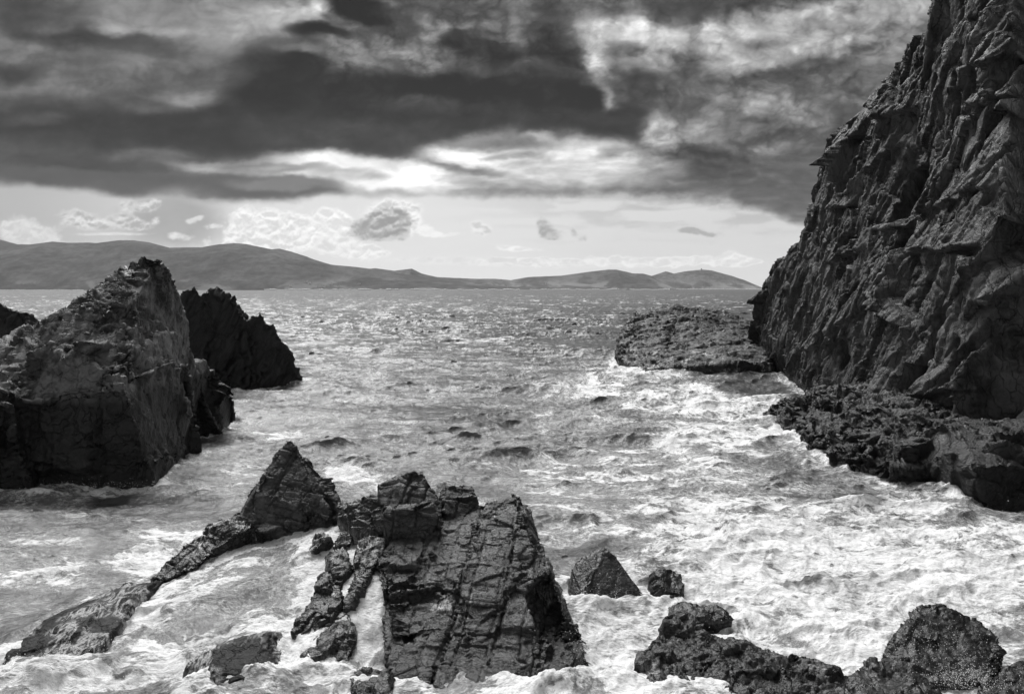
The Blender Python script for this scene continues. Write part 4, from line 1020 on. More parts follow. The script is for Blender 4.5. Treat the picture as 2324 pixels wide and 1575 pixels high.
LEDG = [(1945, 272, 2018, 244, 1.6, 1.1), (1855, 476, 1905, 468, 1.2, .9), (2085, 575, 2300, 560, 2.2, 1.2), (1985, 525, 2080, 508, 1.4, 1.0), (2095, 930, 2300, 880, 2.0, 1.0), (1925, 395, 1992, 325, 1.2, .7),
        (1995, 660, 2140, 745, 2.0, 1.1), (2180, 160, 2300, 110, 1.2, .7), (2170, 250, 2300, 200, 1.6, .7), (1830, 800, 1990, 760, 1.4, .7), (2100, 480, 2290, 420, 1.4, .6), (1870, 600, 1960, 560, 1.4, .8)]


def wall_field():
    """the wall as one depth for every (y, z): found on the blocked-out masses, then broken into plates"""
    from mathutils.bvhtree import BVHTree
    bm = bmesh.new()
    for h in cl: hull_into(bm, h)
    tree = BVHTree.FromBMesh(bm); bm.free()
    st = .10
    ys = np.arange(30.5, 116, st); zs = np.arange(-1.6, 37, st)
    X = np.full((len(ys), len(zs)), np.nan, np.float32)
    dr = Vector((1, 0, 0))
    for i in range(0, len(ys), 3):
        for j in range(0, len(zs), 3):
            hit = tree.ray_cast(Vector((5, ys[i], zs[j])), dr, 45)
            if hit[0] is not None: X[i:i + 3, j:j + 3] = hit[0].x
    Y, Z = np.meshgrid(ys, zs, indexing='ij')
    solid = ~np.isnan(X)
    X = np.where(solid, X, 46.0)
    wy = fbm(Y / 4, Z / 4, 1.0, 3); wz = fbm(Y / 4, Z / 4, 9.0, 3)
    ly, lz = .44, -.90
    for la, pb, keep, off, slope, turn, seed in ((12, 5.0, .85, .4, .08, 0, 1), (8, 2.4, 0, .50, .13, 8, 2), (6.0, 1.5, 0, .34, .12, -6, 3), (3.6, 2.6, 0, .24, .12, -62, 4), (3.0, .7, 0, .14, .10, 5, 5), (1.6, 1.1, 0, .06, .10, -55, 6), (1.6, .25, 0, .06, .09, 3, 7), (.6, .35, 0, .03, .08, -40, 8)):
        c_, s_ = math.cos(math.radians(turn)), math.sin(math.radians(turn))
        dy, dz = ly * c_ - lz * s_, ly * s_ + lz * c_
        A = (Y + .9 * wy * min(1, pb / 3) * .5) * dy + (Z + .9 * wz * min(1, pb / 3) * .5) * dz; B = -(Y + .9 * wz * min(1, pb / 3) * .5) * dz + (Z + .9 * wy * min(1, pb / 3) * .5) * dy
        q = np.stack([A.ravel() / la, B.ravel() / pb, np.full(A.size, seed + .5)], 1)
        f1, f2, rnd, of, cid = worley(q, seed * 5)
        cid = cid * 2 + solid.ravel()
        un, inv = np.unique(cid, return_inverse=True); inv = inv.ravel(); m = len(un)
        cnt = np.bincount(inv, minlength=m)
        def mean(v): return (np.bincount(inv, v, m) / cnt)[inv]
        x = X.ravel().astype(float); y = Y.ravel(); z = Z.ravel()
        yc = y - mean(y); zc = z - mean(z); xm = mean(x); xc = x - xm
        syy = mean(yc * yc) + .02; szz = mean(zc * zc) + .02; syz = mean(yc * zc); sxy = mean(xc * yc); sxz = mean(xc * zc)
        det = np.maximum(syy * szz - syz * syz, 1e-4)
        gy = np.clip((sxy * szz - sxz * syz) / det, -1.5, 1.5); gz = np.clip((sxz * syy - sxy * syz) / det, -1.5, 1.5)
        rc = _RND[(un * 2654435761 % 253).astype(np.int64) & 255][inv]
        if not keep:
            far_ = np.clip(pb * 1.2, .3, 3)
            X = X + (solid.ravel() * (slope * (rc[:, 1] - .5) * 2 * np.clip(yc, -far_, far_) + slope * (rc[:, 2] - .5) * 2 * np.clip(zc, -far_, far_) + off * (rc[:, 3] - .5) + .5 * off * np.exp(-((f2 - f1) / .05) ** 2) * (rc[:, 4] > .5))).reshape(X.shape)
            continue
        pl = xm + (gy + slope * (rc[:, 1] - .5) * 2) * yc + (gz + slope * (rc[:, 2] - .5) * 2) * zc + off * (rc[:, 3] - .5)
        pl += .5 * off * np.exp(-((f2 - f1) / .05) ** 2) * (rc[:, 4] > .55)
        k = keep * (cnt[inv] > 8) * solid.ravel()
        X = (x * (1 - k) + pl * k).reshape(X.shape)

    def seg(u0, v0, u1, v1):
        a = PX(u0, v0, 28.5); b = PX(u1, v1, 28.5); return np.array(a[1:]), np.array(b[1:])
    n_ = .5 * fbm(Y / 2.2, Z / 2.2, 1.0, 4)
    q = np.stack([Y + n_ * 1.2, Z + n_ * .8], -1)
    for u0, v0, u1, v1, w, dep in CREV:
        a, b = seg(u0, v0, u1, v1); e = b - a; L = np.linalg.norm(e); e /= L
        t = (q - a) @ e; s = np.abs((q - a) @ np.array([-e[1], e[0]]))
        taper = sstep(-.5, L * .2, t) * sstep(L + .5, L * .8, t)
        X = X + solid * dep * taper * (1 - sstep(.6, 1.0, s / np.maximum(w * (.5 + .6 * taper), .1)))
    for u0, v0, u1, v1, w, amp in LEDG:
        a, b = seg(u0, v0, u1, v1); e = b - a; L = np.linalg.norm(e); e /= L
        n = np.array([-e[1], e[0]]); n = n if n[1] > 0 else -n
        t = (q - a) @ e; s = (q - a) @ n
        taper = sstep(-.8, L * .15, t) * sstep(L + .8, L * .85, t)
        X = X - solid * amp * taper * np.exp(-np.maximum(s, 0) / w) * sstep(-.12, .1, s)
    # square niche and the cave by the column
    for (ua, va, ub, vb, xx, dep) in ((2022, 385, 2088, 500, 29.4, 3.6), (2050, 822, 2104, 940, 25.6, 3.2), (2155, 765, 2180, 975, 26, 2.4), (1903, 315, 1950, 430, 30.6, 1.6)):
        a = PX(ua, va, xx); b = PX(ub, vb, xx)
        iy = sstep(0, .25, Y - b[1] + .25 * n_) * sstep(0, .25, a[1] - Y + .25 * n_); iz = sstep(0, .25, Z - b[2] + .2 * n_) * sstep(0, .25, a[2] - Z + .3 * n_)
        X = X + solid * dep * iy * iz
    # the top: behind the crest the ground runs back and slightly down
    for i in range(len(ys)):
        s = np.nonzero(solid[i])[0]
        if len(s) == 0: Z[i, :] = -1.6 + .001 * np.arange(len(zs)); X[i] = np.linspace(33, 46, len(zs)); continue
        jl = s[-1]; gap = ~solid[i, :jl + 1]
        if gap.any(): X[i, :jl + 1][gap] = np.interp(np.nonzero(gap)[0], s, X[i, s])
        n_top = len(zs) - 1 - jl
        if n_top > 0:
            t = np.arange(1, n_top + 1) / n_top
            X[i, jl + 1:] = X[i, jl] + (46 - X[i, jl]) * t; Z[i, jl + 1:] = Z[i, jl] - 1.5 * t
    X = X + solid * (.07 * fbm(Y / .5, Z / .9, 3.0, 4, .65) + .06 * fbm(Y / 2.4, Z / 4, 8.0, 3))
    X = np.minimum(X, 46.0)
    nr, nc = X.shape
    V = np.stack([X, Y, Z], -1).reshape(-1, 3); V2 = V.copy(); V2[:, 0] = 46.5
    f = grid_faces(nr, nc); n = nr * nc
    rim = np.concatenate([np.arange(nc), np.arange(1, nr) * nc + nc - 1, (nr - 1) * nc + np.arange(nc - 2, -1, -1), np.arange(nr - 2, 0, -1) * nc])
    r2 = np.roll(rim, -1)
    side = np.stack([rim, rim + n, r2 + n, r2], -1)
    F_ = np.concatenate([f, f[:, ::-1] + n, side])
    return np.concatenate([V, V2]).astype(np.float32), F_


R_CJ = R_CL[[1, 0, 2]]
WV, WF = wall_field()
ROCK_SKINS.append(WV[(WV[:, 2] < 2.6) & (WV[:, 2] > -.6) & (WV[:, 0] < 40)][::3])
tag(mesh_np('sea_cliff', WV, WF[:, ::-1], M_CL, False), 'towering dark cliff of folded slate filling the right side', 'cliff')

R_FT = frame(215, 48, 0)
ft = [
    back([PX(1737, 947, 19.7), PX(1757, 975, 19.2), PX(1770, 930, 20.4), PX(1800, 905, 22), PX(1860, 900, 23), PX(1850, 960, 20.5), PX(1816, 1004, 18.6)], 6, 2),
    back([PX(1800, 925, 21.2), PX(1900, 880, 23.6), PX(1990, 900, 23.4), PX(2070, 950, 22.6), PX(2100, 986, 21.6), PX(2040, 1026, 20.2), PX(1900, 1026, 18.6), PX(1816, 1004, 18.4), PX(1847, 1036, 17.9), PX(1830, 960, 20.0)], 5, 1),
    back([PX(1847, 1031, 17.9), PX(1902, 1061, 17.6), PX(1942, 1077, 17.9), PX(2064, 1072, 20.0), PX(2070, 1026, 20.6), PX(1960, 1006, 19.0), PX(1880, 986, 18.8)], 6, 1),
]
ft = [[(x + .45, y + 1.0, z) for x, y, z in h] for h in ft]
rock('shattered_ledge', ft, .075, R_FT,
     [('noise', (2.6, 2.2, 2.0), 1.5, .5), ('flat', (2.0, 1.5, 1.4), .7, (.9, .3, .12, 1)), ('strata', (1.5, 1.5, .40), .26, 0), ('flat', (.8, .5, .4), .20, (.8, .25, .03)), ('noise', (.6, .3, .25), .12, .64)],
     M_CF, 'broken ribbed ledge of thin rock plates at the foot of the cliff', 'rock', seed=33.1)
ft2 = [back([PX(2064, 1060, 20.2), PX(2080, 1014, 20.8), PX(2130, 974, 21.8), PX(2170, 964, 22.4), PX(2184, 984, 22.2), PX(2200, 1034, 21.8), PX(2225, 1089, 21.4), PX(2138, 1072, 20.9)], 5, 1)]
ft2 = [[(x + .6, y + 1.3, z) for x, y, z in h] for h in ft2]
rock('cliff_foot_boulder', ft2, .07, R_FT, [('flat', (2.0, 1.7, 1.8), .5, (.85, .15, .04)), ('flat', (.9, .9, .8), .16, (.8, .2, .02)), ('noise', (.6, .6, .4), .12, .6)], M_CF,
     'smooth pale-topped boulder below the cliff, the left of the two at its foot', 'rock', seed=34.1)
ft3 = [back([PX(2180, 1018, 22.4), PX(2245, 970, 23.4), PX(2290, 998, 23.6), PX(2340, 1048, 24.2), PX(2340, 1086, 24.6), PX(2275, 1080, 23.2), PX(2218, 1074, 22.0)], 4, 1)]
ft3 = [[(x + .7, y + 1.5, z) for x, y, z in h] for h in ft3]
rock('cliff_foot_boulder', ft3, .07, R_FT, [('flat', (2.0, 1.7, 1.8), .5, (.85, .15, .04)), ('flat', (.9, .9, .8), .16, (.8, .2, .02)), ('noise', (.6, .6, .4), .12, .6)], M_CF,
     'wedge-shaped dark boulder below the cliff, touching the right edge of the picture', 'rock', seed=35.1)
# ---------------------------------------------------------------- waves
def wave_tile(N, L, wind, peak, seed, spread=3.0, small=.05):
    r = np.random.RandomState(seed)
    k1 = np.fft.fftfreq(N, 1.0 / N) * 2 * np.pi / L
    KX, KY = np.meshgrid(k1, k1, indexing='ij'); K = np.hypot(KX, KY); K[0, 0] = 1
    cosw = (KX * wind[0] + KY * wind[1]) / K
    S = np.exp(-1 / (K * peak) ** 2) / K ** 3.7 * (np.abs(cosw) ** spread + .02) * np.exp(-(K * small) ** 2)
    S[0, 0] = 0
    H = (r.normal(size=(N, N)) + 1j * r.normal(size=(N, N))) * np.sqrt(S)
    h = np.fft.ifft2(H); s = h.real.std()
    dx = np.fft.ifft2(-1j * KX / K * H).real / s; dy = np.fft.ifft2(-1j * KY / K * H).real / s
    return (h.real / s).astype(np.float32), dx.astype(np.float32), dy.astype(np.float32), L


def sample(tile, x, y):
    h, dx, dy, L = tile; N = h.shape[0]
    a = (x / L) * N; b = (y / L) * N
    i = np.floor(a).astype(np.int64); j = np.floor(b).astype(np.int64); fa = (a - i).astype(np.float32); fb = (b - j).astype(np.float32)
    i0 = i % N; i1 = (i + 1) % N; j0 = j % N; j1 = (j + 1) % N
    w = [(1 - fa) * (1 - fb), fa * (1 - fb), (1 - fa) * fb, fa * fb]
    return [t[i0, j0] * w[0] + t[i1, j0] * w[1] + t[i0, j1] * w[2] + t[i1, j1] * w[3] for t in (h, dx, dy)]


TILE_A = wave_tile(512, 118.0, (-.25, -.97), 2.3, 3, 7.0, .06)
TILE_B = wave_tile(512, 31.0, (.30, -.95), .5, 8, 3.0, .02)

# height of the standing water: sea level everywhere, raised where it runs over the reef in front
# (x, y, z) marks measured off the photograph
WATER_MARKS = [PZ(690, 1178, 2.0), PZ(740, 1190, 1.95), PZ(790, 1200, 1.95), PZ(720, 1235, 1.75), PZ(800, 1240, 1.8), PZ(835, 1262, 1.7),
               PZ(660, 1240, 1.5), PZ(600, 1240, 1.35), PZ(560, 1225, 1.45), PZ(520, 1235, 1.25), PZ(480, 1270, 1.0), PZ(430, 1320, .62), PZ(370, 1345, .42),
               PZ(640, 1290, 1.2), PZ(560, 1300, 1.0), PZ(490, 1340, .72), PZ(400, 1390, .45), PZ(320, 1400, .34), PZ(690, 1300, 1.25), PZ(700, 1340, 1.0),
               PZ(650, 1370, .8), PZ(570, 1390, .6), PZ(480, 1420, .36), PZ(660, 1430, .5), PZ(640, 1480, .3), PZ(560, 1450, .38), PZ(300, 1430, .16),
               PZ(200, 1400, .30), PZ(100, 1450, .20), PZ(260, 1360, .32), PZ(840, 1310, 1.45), PZ(835, 1350, 1.2), PZ(830, 1400, .85), PZ(825, 1450, .45), PZ(825, 1500, .16),
               PZ(770, 1340, 1.15), PZ(870, 1250, 1.75), PZ(930, 1200, 1.9), PZ(1000, 1190, 1.9),
               PZ(870, 1540, -.1), PZ(900, 1500, 0), PZ(500, 1480, .2), PZ(420, 1520, .12), PZ(600, 1530, .15)]
WATER_MARKS += [(x, 31.5, 0) for x in np.arange(-16, 6, 1.0)] + [(x, 30.2, 0) for x in np.arange(-20, -11, 1.0)]
WATER_MARKS += [(-16 - i, 30 - i * 1.2, 0) for i in range(8)] + [(-14.5, 20.5, 0), (-13, 18.5, 0), (-9, 18.7, 0), (-7, 18.7, 0), (-5, 19.4, 0), (-4, 18.5, 0), (-3, 19.6, 0)]
WATER_MARKS += [(2.2, y, 0) for y in range(18, 32)] + [(x, 17.0, 0) for x in range(-18, 4, 2)] + [(-17, 24, 0), (-15.5, 26, 0), (-16, 22, 0)]
WATER_MARKS += [(-12.6, 28.2, 0), (-13.0, 27.4, 0), (-13.4, 26.9, 0), (-11.9, 29.1, 0), (-10.6, 29.6, 0), (-9.2, 30.2, 0), (-14.2, 26.2, .05)]
WM = np.array(WATER_MARKS, np.float32)


def stand(x, y):
    s = np.full(x.shape, 1e-4, np.float32); h = np.zeros(x.shape, np.float32)
    m = (y < 34) & (x < 5) & (x > -26)
    xs = x[m]; ys = y[m]; sa = np.full(xs.shape, 1e-4, np.float32); ha = np.zeros(xs.shape, np.float32)
    for a, b, c in WM:
        w = np.exp(-((xs - a) ** 2 + (ys - b) ** 2) / (2 * .62 ** 2)) + .02 * np.exp(-((xs - a) ** 2 + (ys - b) ** 2) / (2 * 1.6 ** 2))
        sa += w; ha += w * c
    h[m] = ha / sa
    return h


# foam cover: (u, v, ru, rv, cover) marks, turned into patches on the water
FOAM = [(1900, 1330, 620, 240, 1.0), (1700, 1500, 520, 160, 1.0), (2300, 1250, 300, 120, .95), (1600, 1180, 330, 60, .80), (1450, 1080, 380, 90, .62), (1650, 990, 240, 70, .72),
        (1560, 905, 190, 45, .85), (1470, 845, 120, 22, .85), (1700, 930, 120, 30, .85), (1300, 960, 160, 40, .50), (1350, 880, 180, 35, .60), (1280, 1170, 130, 60, .60),
        (1400, 1440, 110, 100, 1.0), (1220, 1530, 180, 70, .96), (2000, 1150, 340, 28, .75),
        (1150, 850, 420, 40, .30), (820, 830, 180, 40, .36), (760, 900, 190, 35, .42), (690, 970, 150, 50, .48), (600, 960, 80, 50, .5), (900, 1010, 260, 40, .36),
        (780, 1075, 60, 40, .92), (840, 1100, 110, 30, .60), (560, 1060, 160, 50, .46), (480, 1110, 150, 30, .42), (1060, 1060, 260, 45, .36),
        (440, 1235, 190, 60, .74), (350, 1270, 130, 50, .84), (120, 1130, 120, 24, .7), (250, 1110, 100, 14, .85), (420, 1040, 60, 30, .7), (90, 1240, 160, 60, .52), (80, 1300, 160, 60, .60),
        (40, 1190, 120, 40, .34), (300, 1180, 180, 30, .34), (60, 1390, 110, 60, .5), (740, 1200, 90, 36, .97), (700, 1280, 60, 60, .80), (560, 1320, 150, 70, .50), (430, 1400, 170, 60, .56), (340, 1390, 80, 40, .85),
        (600, 1420, 120, 60, .56), (690, 1430, 40, 80, .82), (450, 1450, 220, 30, .92), (200, 1530, 200, 50, .85), (350, 1540, 160, 40, .45), (500, 1530, 150, 50, .42), (120, 1540, 120, 50, .9),
        (835, 1330, 50, 90, .92), (825, 1450, 45, 70, .96), (780, 1545, 160, 35, .95), (930, 1230, 90, 40, .58), (960, 1195, 60, 20, .5), (1070, 1150, 40, 20, .8)]
CALM = [(1010, 935, 190, 26, .65), (1150, 950, 70, 14, .5), (170, 1420, 150, 36, .75), (90, 1470, 90, 30, .7), (500, 1240, 70, 20, .7), (330, 1130, 170, 14, .5), (620, 1480, 60, 50, .3),
        (1700, 880, 90, 30, .55), (1760, 1010, 80, 22, .4), (1900, 1120, 160, 10, .5), (1450, 1180, 60, 12, .5), (1330, 1240, 60, 20, .3), (300, 1500, 70, 24, .4), (560, 1210, 60, 24, .5)]


def cover(x, y, z):
    yy = np.maximum(y, 8.0)
    u = CU + F * x / yy; v = HV + F * (CAMZ - z) / yy
    u = u + 26 * fbm(x / 3.1, y / 3.1, 1.0, 3) * 20 / np.maximum(yy, 20); v = v + 14 * fbm(x / 3.1, y / 3.1, 4.0, 3) * 20 / np.maximum(yy, 20)
    f = .11 + .13 * sstep(720, 810, v) + .08 * sstep(810, 900, v)
    for cu, cv, ru, rv, c in FOAM:
        r = np.sqrt(((u - cu) / ru) ** 2 + ((v - cv) / rv) ** 2)
        f = np.maximum(f, c * (1 - sstep(.45, 1.35, r)))
    for cu, cv, ru, rv, c in CALM:
        r = np.sqrt(((u - cu) / ru) ** 2 + ((v - cv) / rv) ** 2)
        f = f * (1 - c * (1 - sstep(.5, 1.2, r)))
    return f


def wash_field():
    """how close each spot is to a rock standing in the water, from the rock skins near the surface"""
    cell = .2; nx, ny = 512, 640
    pts = np.concatenate(ROCK_SKINS)
    st = stand(pts[:, 0], pts[:, 1])
    p = pts[np.abs(pts[:, 2] - st) < .28]
    gx = ((p[:, 0] + 51.2) / cell).astype(int); gy = ((p[:, 1] - 4) / cell).astype(int)
    ok = (gx >= 0) & (gx < nx) & (gy >= 0) & (gy < ny)
    G = np.zeros((nx, ny)); G[gx[ok], gy[ok]] = 1
    fxx = np.fft.fftfreq(nx)[:, None]; fyy = np.fft.fftfreq(ny)[None, :]

    def blur(r):
        s = r / cell
        return np.fft.ifft2(np.fft.fft2(G) * np.exp(-2 * (math.pi * s) ** 2 * (fxx ** 2 + fyy ** 2))).real * s
    B1 = np.clip(blur(.35) * 2.6, 0, 1); B2 = np.clip(blur(1.1) * 2.2, 0, 1)

    def at(B, x, y):
        a = np.clip((x + 51.2) / cell, 0, nx - 2); b = np.clip((y - 4) / cell, 0, ny - 2)
        i = a.astype(int); j = b.astype(int); fa = a - i; fb = b - j
        v = B[i, j] * (1 - fa) * (1 - fb) + B[i + 1, j] * fa * (1 - fb) + B[i, j + 1] * (1 - fa) * fb + B[i + 1, j + 1] * fa * fb
        return v * ((x > -51) & (x < 51) & (y > 4.2) & (y < 131))
    return lambda x, y: (at(B1, x, y), at(B2, x, y))


def build_sea():
    ang = np.radians(np.concatenate([np.linspace(-62, -36, 70)[:-1], np.linspace(-36, 36, 1000), np.linspace(36, 62, 70)[1:]]))
    rad = [9.0]
    while rad[-1] < 9000:
        d = rad[-1]
        rad.append(d * 1.03 if d < 16 else d * (1.0036 if d < 700 else 1.012))
    rad = np.array(rad)
    A, D = np.meshgrid(np.tan(ang), rad)
    x0 = (A * D).astype(np.float32); y0 = D.astype(np.float32)
    st = stand(x0, y0)
    fo = cover(x0, y0, st)
    n1, n2 = wash_field()(x0, y0)
    gap = fbm(x0 / 2.2, y0 / 2.2, 12.0, 4)
    streaks = fbm(x0 / 9 + .8 * gap, y0 / 2.6 + .5 * gap, 7.0, 5, .58)
    fo = fo * (1 + .55 * streaks * sstep(1.0, .6, fo)) + .16 * streaks * sstep(60, 120, y0) * sstep(.1, .3, fo)
    fo = np.maximum(fo, n1 * (.78 + .5 * gap)); fo = np.maximum(fo, n2 * (.50 + .7 * gap))
    amp = (.18 + .09 * sstep(90, 240, y0)) * (1 - .35 * sstep(34, 22, y0)) * (1 + .8 * fbm(x0 / 24, y0 / 15, 77.0, 2)) * (1 - .75 * sstep(.15, .8, st)) * (1 - .85 * sstep(500, 5000, y0))
    c1, s1 = math.cos(.31), math.sin(.31)
    hA, xA, yA = sample(TILE_A, x0 * c1 + y0 * s1, -x0 * s1 + y0 * c1)
    hB, xB, yB = sample(TILE_B, x0, y0)
    xA, yA = xA * c1 - yA * s1, xA * s1 + yA * c1
    fade = 1 - sstep(260, 700, y0)
    b = .36
    h = st + amp * (hA + b * fade * hB)
    x = x0 - 1.15 * amp * (xA + b * fade * xB); y = y0 - 1.15 * amp * (yA + b * fade * yB)
    # the swell comes in as long crests that steepen in the mouth of the cove
    for lam, am, ph in ((10.5, .20, 1.0), (6.2, .12, 4.0)):
        p = y0 / lam + .9 * fbm(x0 / 26, y0 / 15, ph, 3) + .06 * x0 / lam
        sh = 1 - 2 * np.abs(np.sin(math.pi * p)) ** .8
        gate = sstep(-.25, .45, fbm(x0 / 9, y0 / 7, ph + 3, 3))
        h = h + am * sh * gate * sstep(30, 46, y0) * sstep(330, 140, y0)
    # churned foam stands up in heaps and drags in the direction the water runs
    w = fbm(x0 / 5.0, y0 / 5.0, 3.0, 3)
    heap = fbm(x0 / 1.9 + .6 * w, y0 / 1.5 + .6 * w, 2.0, 5, .52, mode=2)
    curd = fbm(x0 / .42 + w, y0 / .36, 6.0, 4, .55, mode=2)
    tur = sstep(.45, .95, fo) * sstep(120, 40, y0)
    surge = np.maximum(fbm(x0 / 4.2, y0 / 3.0, 9.0, 3), -.3)
    slow = 1 - .6 * sstep(.3, .9, st)
    h = h + tur * slow * (.26 * heap + .60 * surge) + .085 * sstep(.3, .8, fo) * sstep(60, 30, y0) * curd
    # where it pours down rock the flow pulls into threads along the fall
    thread = fbm((x0 * .8 - y0 * .6) / .16, (x0 * .6 + y0 * .8) / 1.3, 3.3, 4, .55, mode=2)
    h = h + .012 * sstep(.12, .4, st) * thread + n1 * (.10 + .22 * np.maximum(fbm(x0 / .8, y0 / .8, 8.8, 3), -.2)) * (1 - .6 * sstep(.15, .5, st))
    crest = sstep(1.1, 2.3, hA + .35 * hB) * .45 * sstep(70, 150, y0) * (1 - sstep(900, 2500, y0))
    fo = np.clip(fo + crest + .10 * sstep(.5, 2.0, hA) * sstep(.3, .6, fo) - .08 * sstep(-.3, -1.6, hA), 0, 1.02)
    fo = fo + .14 * sstep(.2, 1.0, fo) * w
    V = np.stack([x, y, h], -1).reshape(-1, 3)
    o = mesh_np('sea', V, grid_faces(len(rad), len(ang)), sea_material())
    add_attr(o, 'foam', fo)
    add_attr(o, 'lace', np.clip(fo * 1.5, 0, 1) * (1 - sstep(90, 300, y0)))
    # flow coordinates: stretched along the crests out at sea, along the fall on the reef
    fx = x0 + 1.4 * fbm(x0 / 6, y0 / 6, 1.7, 4); fy = y0 + 1.4 * fbm(x0 / 6, y0 / 6, 5.1, 4)
    k = sstep(.1, .5, st)
    far = 1 / (1 + sstep(40, 200, y0) * 2.0)
    ax = fx * .56 * far; ay = fy * 1.0 * far
    w3 = fbm(x0 / 1.3, y0 / 1.3, 33.0, 4); bx = (x0 * .8 - y0 * .6) * 1.7 + .5 * w3; by = (x0 * .6 + y0 * .8) * 1.35 + .5 * w
    a = o.data.attributes.new('flow', 'FLOAT_VECTOR', 'POINT')
    fl = np.stack([ax, ay, h * .8], -1).astype(np.float32)
    a.data.foreach_set('vector', fl.ravel())
    tag(o, kind='structure')
    return o


build_sea()

# ---------------------------------------------------------------- far shore: surf, tower, cottages
M_WHITE = flat_material('white_wash', .8, .8, .1, .2)
M_LIME = flat_material('limewashed_wall', .75, .8, .05, .3)
M_SLATE = flat_material('roof_slate', .12, .7, .2, .5)


def project(Vg):
    y = Vg[..., 1]
    return CU + F * Vg[..., 0] / y, HV - F * (Vg[..., 2] - CAMZ) / y


def spot(Vg, u, v):
    pu, pv = project(Vg); k = np.argmin((pu - u) ** 2 + 3 * (pv - v) ** 2)
    return Vg.reshape(-1, 3)[k]


def box_bm(bm, x0, x1, y0, y1, z0, z1):
    vs = [bm.verts.new((x, y, z)) for z in (z0, z1) for x, y in ((x0, y0), (x1, y0), (x1, y1), (x0, y1))]
    for f in ((0, 3, 2, 1), (4, 5, 6, 7), (0, 1, 5, 4), (1, 2, 6, 5), (2, 3, 7, 6), (3, 0, 4, 7)): bm.faces.new([vs[i] for i in f])


def obj(name, bm, mat, parent=None):
    me = bpy.data.meshes.new(name); bm.to_mesh(me); bm.free(); me.materials.append(mat)
    o = bpy.data.objects.new(name, me); col.objects.link(o)
    if parent: o.parent = parent
    return o


def make_cottage(loc, rz, w, label):
    root = bpy.data.objects.new('cottage', None); col.objects.link(root); root.location = loc; root.rotation_euler = (0, 0, rz)
    tag(root, label, 'house', 'white cottages on the far shore')
    bm = bmesh.new(); box_bm(bm, -w / 2, w / 2, -4, 4, -2, 4.5)
    for x in (-w / 2, w / 2):      # gables
        a = [bm.verts.new(p) for p in ((x, -4, 4.5), (x, 4, 4.5), (x, 0, 8))]; bm.faces.new(a)
    obj('wall', bm, M_LIME, root)
    bm = bmesh.new()
    for s in (-1, 1):
        q = [(-w / 2 - .4, s * 4.5, 4.1), (w / 2 + .4, s * 4.5, 4.1), (w / 2 + .4, 0, 8.15), (-w / 2 - .4, 0, 8.15)]
        top = [bm.verts.new((x, y, z + .25)) for x, y, z in q]; bot = [bm.verts.new((x, y, z + .02)) for x, y, z in q]
        bm.faces.new(top); bm.faces.new(bot[::-1])
        for i in range(4): bm.faces.new((top[i], bot[i], bot[(i + 1) % 4], top[(i + 1) % 4]))
    rf = obj('roof', bm, M_SLATE, root)
    for x in (-w / 2 + .8, w / 2 - .8):
        bm = bmesh.new(); box_bm(bm, x - .6, x + .6, -.6, .6, 7, 9.6)
        obj('chimney', bm, M_LIME, rf)


COTS = [(HV_L, 694, 641, 16), (HV_L, 702, 643, 22), (HV_L, 710, 641, 14), (HV_L, 717, 647, 20), (HV_L, 724, 650, 26), (HV_L, 735, 652, 16), (HV_L, 752, 645, 14), (HV_L, 768, 650, 18),
        (HV_M, 836, 624, 18), (HV_M, 842, 627, 14), (HV_L, 815, 645, 14), (HV_M, 998, 652, 18), (HV_M, 1149, 650, 20), (HV_M, 1120, 645, 14), (HV_L, 660, 649, 15), (HV_M, 1240, 645, 14)]
for i, (g, u, v, w) in enumerate(COTS):
    p = spot(g, u, v)
    make_cottage((float(p[0]), float(p[1]) - 4, float(p[2])), (_RND[i, 0] - .5) * 1.2, w, 'tiny white cottage scattered on the lower slopes of the far hills')

pu, pv = project(HV_R[59])
k = int(np.argmin(np.abs(pu - 1592))); p = HV_R[59][k]
bm = bmesh.new(); box_bm(bm, -4, 4, -4, 4, -4, 10); box_bm(bm, -4.5, 4.5, -4.5, 4.5, 10.01, 11)
for sx in (-1, 1):
    for sy in (-1, 1): box_bm(bm, sx * 3.4 - .9, sx * 3.4 + .9, sy * 3.4 - .9, sy * 3.4 + .9, 11.01, 12.4)
tw = obj('signal_tower', bm, M_SLATE); tw.location = (float(p[0]), float(p[1]), float(p[2])); tag(tw, 'tiny square tower on the summit of the farthest headland', 'tower')

# white line of surf under the hills
for (ua, ub, dd, hh) in ((0, 190, 4680, 3.0), (600, 1180, 4660, 7.0), (1180, 1520, 5660, 7.0), (1500, 1730, 7240, 8.0)):
    n = 500; us = np.linspace(ua, ub, n); rows = []
    br = np.clip(.9 + 1.6 * fbm(us / 30, us * 0 + dd, 0, 5), .05, 2)
    for k, (dy, hz_) in enumerate(((0, -1.0), (1, .75), (8, 1.0), (40, .6), (60, -1.0))):
        z = np.where(hz_ > 0, hz_ * hh * br * np.clip(1 + fbm(us / 4, us * 0, dd, 4), .2, 2), -1.0)
        rows.append(np.stack([(us - CU) / F * (dd + dy), np.full(n, dd + dy), z], -1))
    so = mesh_np('surf', np.array(rows).reshape(-1, 3), grid_faces(5, n), M_WHITE); tag(so, kind='stuff')

# ---------------------------------------------------------------- flung drops
M_DROP = flat_material('spray_drops', .85, .5, .05, 1.0)
OCT = np.array([(1, 0, 0), (-1, 0, 0), (0, 1, 0), (0, -1, 0), (0, 0, 1), (0, 0, -1)], float)
OF = np.array([(0, 2, 4), (2, 1, 4), (1, 3, 4), (3, 0, 4), (2, 0, 5), (1, 2, 5), (3, 1, 5), (0, 3, 5)])


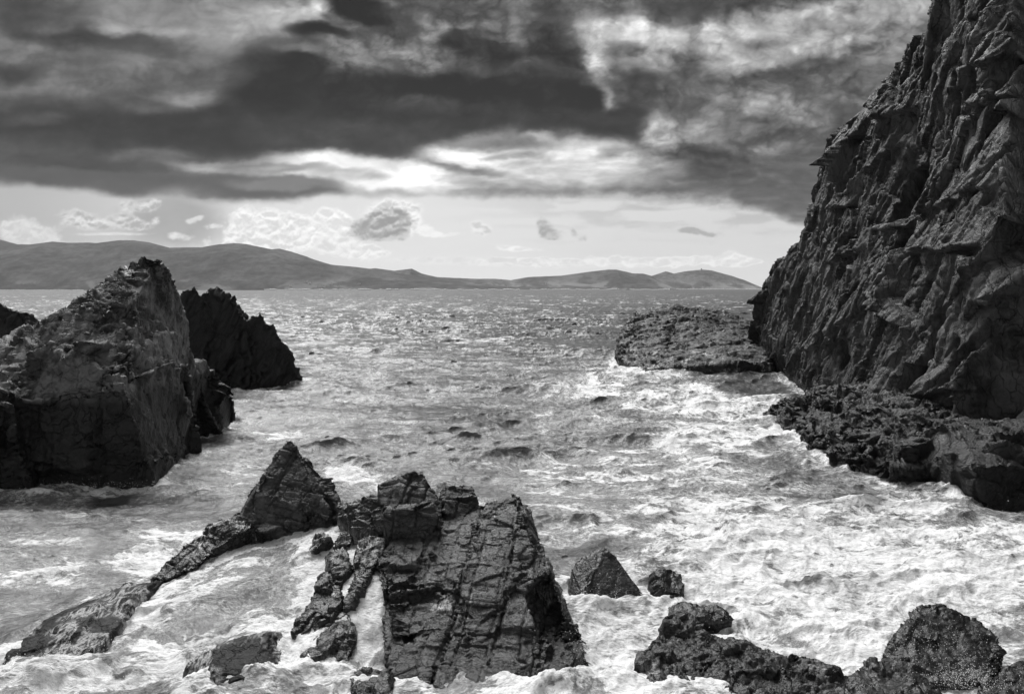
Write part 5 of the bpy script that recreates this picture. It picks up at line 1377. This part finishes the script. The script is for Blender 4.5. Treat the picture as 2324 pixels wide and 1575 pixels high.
def spray(marks, seed):
    r = np.random.RandomState(seed); C_, S_ = [], []
    for (c, sx, sy, sz, n, rad) in marks:
        n = int(n * 1.8)
        p = np.array(c) + r.normal(size=(n, 3)) * np.array([sx, sy, 0]); up = np.abs(r.normal(size=n)) * sz
        # thrown higher in streaks
        jets = .4 + 1.2 * np.maximum(fbm(p[:, 0] / .35, p[:, 1] / .35, seed, 3), 0) * 2
        p[:, 2] += up * jets - .05
        C_.append(p); S_.append(rad * (.25 + r.rand(n) ** 4 * 1.3))
    C_ = np.concatenate(C_); S_ = np.concatenate(S_)
    V = (C_[:, None, :] + OCT[None] * S_[:, None, None]).reshape(-1, 3)
    Fc = (OF[None] + 6 * np.arange(len(C_))[:, None, None]).reshape(-1, 3)
    o = mesh_np('spray', V, Fc, M_DROP); tag(o, kind='stuff')


spray([(P(2130, 1480, 19.6), .75, .5, .8, 380, .008), (P(2200, 1550, 19.2), .5, .3, .35, 1300, .009), (P(2080, 1440, 21.5), .6, .6, .6, 300, .008),
       (PZ(2240, 1400, .3), .8, .7, .5, 900, .012), (PZ(1950, 1440, .3), 1.4, .8, .55, 900, .010),
       (PZ(1345, 1375, .0), .42, .2, .36, 1800, .011), (PZ(1400, 1372, .0), .35, .2, .25, 700, .010), (PZ(1560, 1390, .1), .5, .3, .3, 700, .010),
       (PZ(780, 1090, .1), .9, .9, .55, 1500, .014), (PZ(1320, 1470, .1), .35, .5, .3, 900, .011), (PZ(150, 1525, .0), 1.2, .4, .3, 1200, .011),
       (PZ(230, 1490, .0), .6, .3, .25, 700, .011), (PZ(670, 1500, .1), .3, .3, .35, 600, .010),
       (PZ(1780, 1470, .1), .9, .5, .35, 700, .010), (PZ(1700, 1250, .2), 1.6, 1.2, .3, 700, .012), (PZ(2100, 1200, .2), 2.5, 1.5, .4, 1000, .014),
       (PZ(1480, 850, .2), 2.5, 1.5, .9, 700, .03), (PZ(1600, 1190, .2), 2.0, 1.0, .35, 600, .013), (PZ(200, 1100, .1), 2.2, .5, .3, 700, .014)], 5)
# ---------------------------------------------------------------- sea air
bm = bmesh.new()
bmesh.ops.create_cube(bm, size=1.0)
for v in bm.verts:
    v.co = Vector((v.co.x * 20000, v.co.y * 10400 + 4400, v.co.z * 470 + 225))
hz = bpy.data.meshes.new('haze'); bm.to_mesh(hz); bm.free()
ho = bpy.data.objects.new('haze', hz); col.objects.link(ho); hz.materials.append(haze_material(2.9e-5)); tag(ho, kind='stuff')
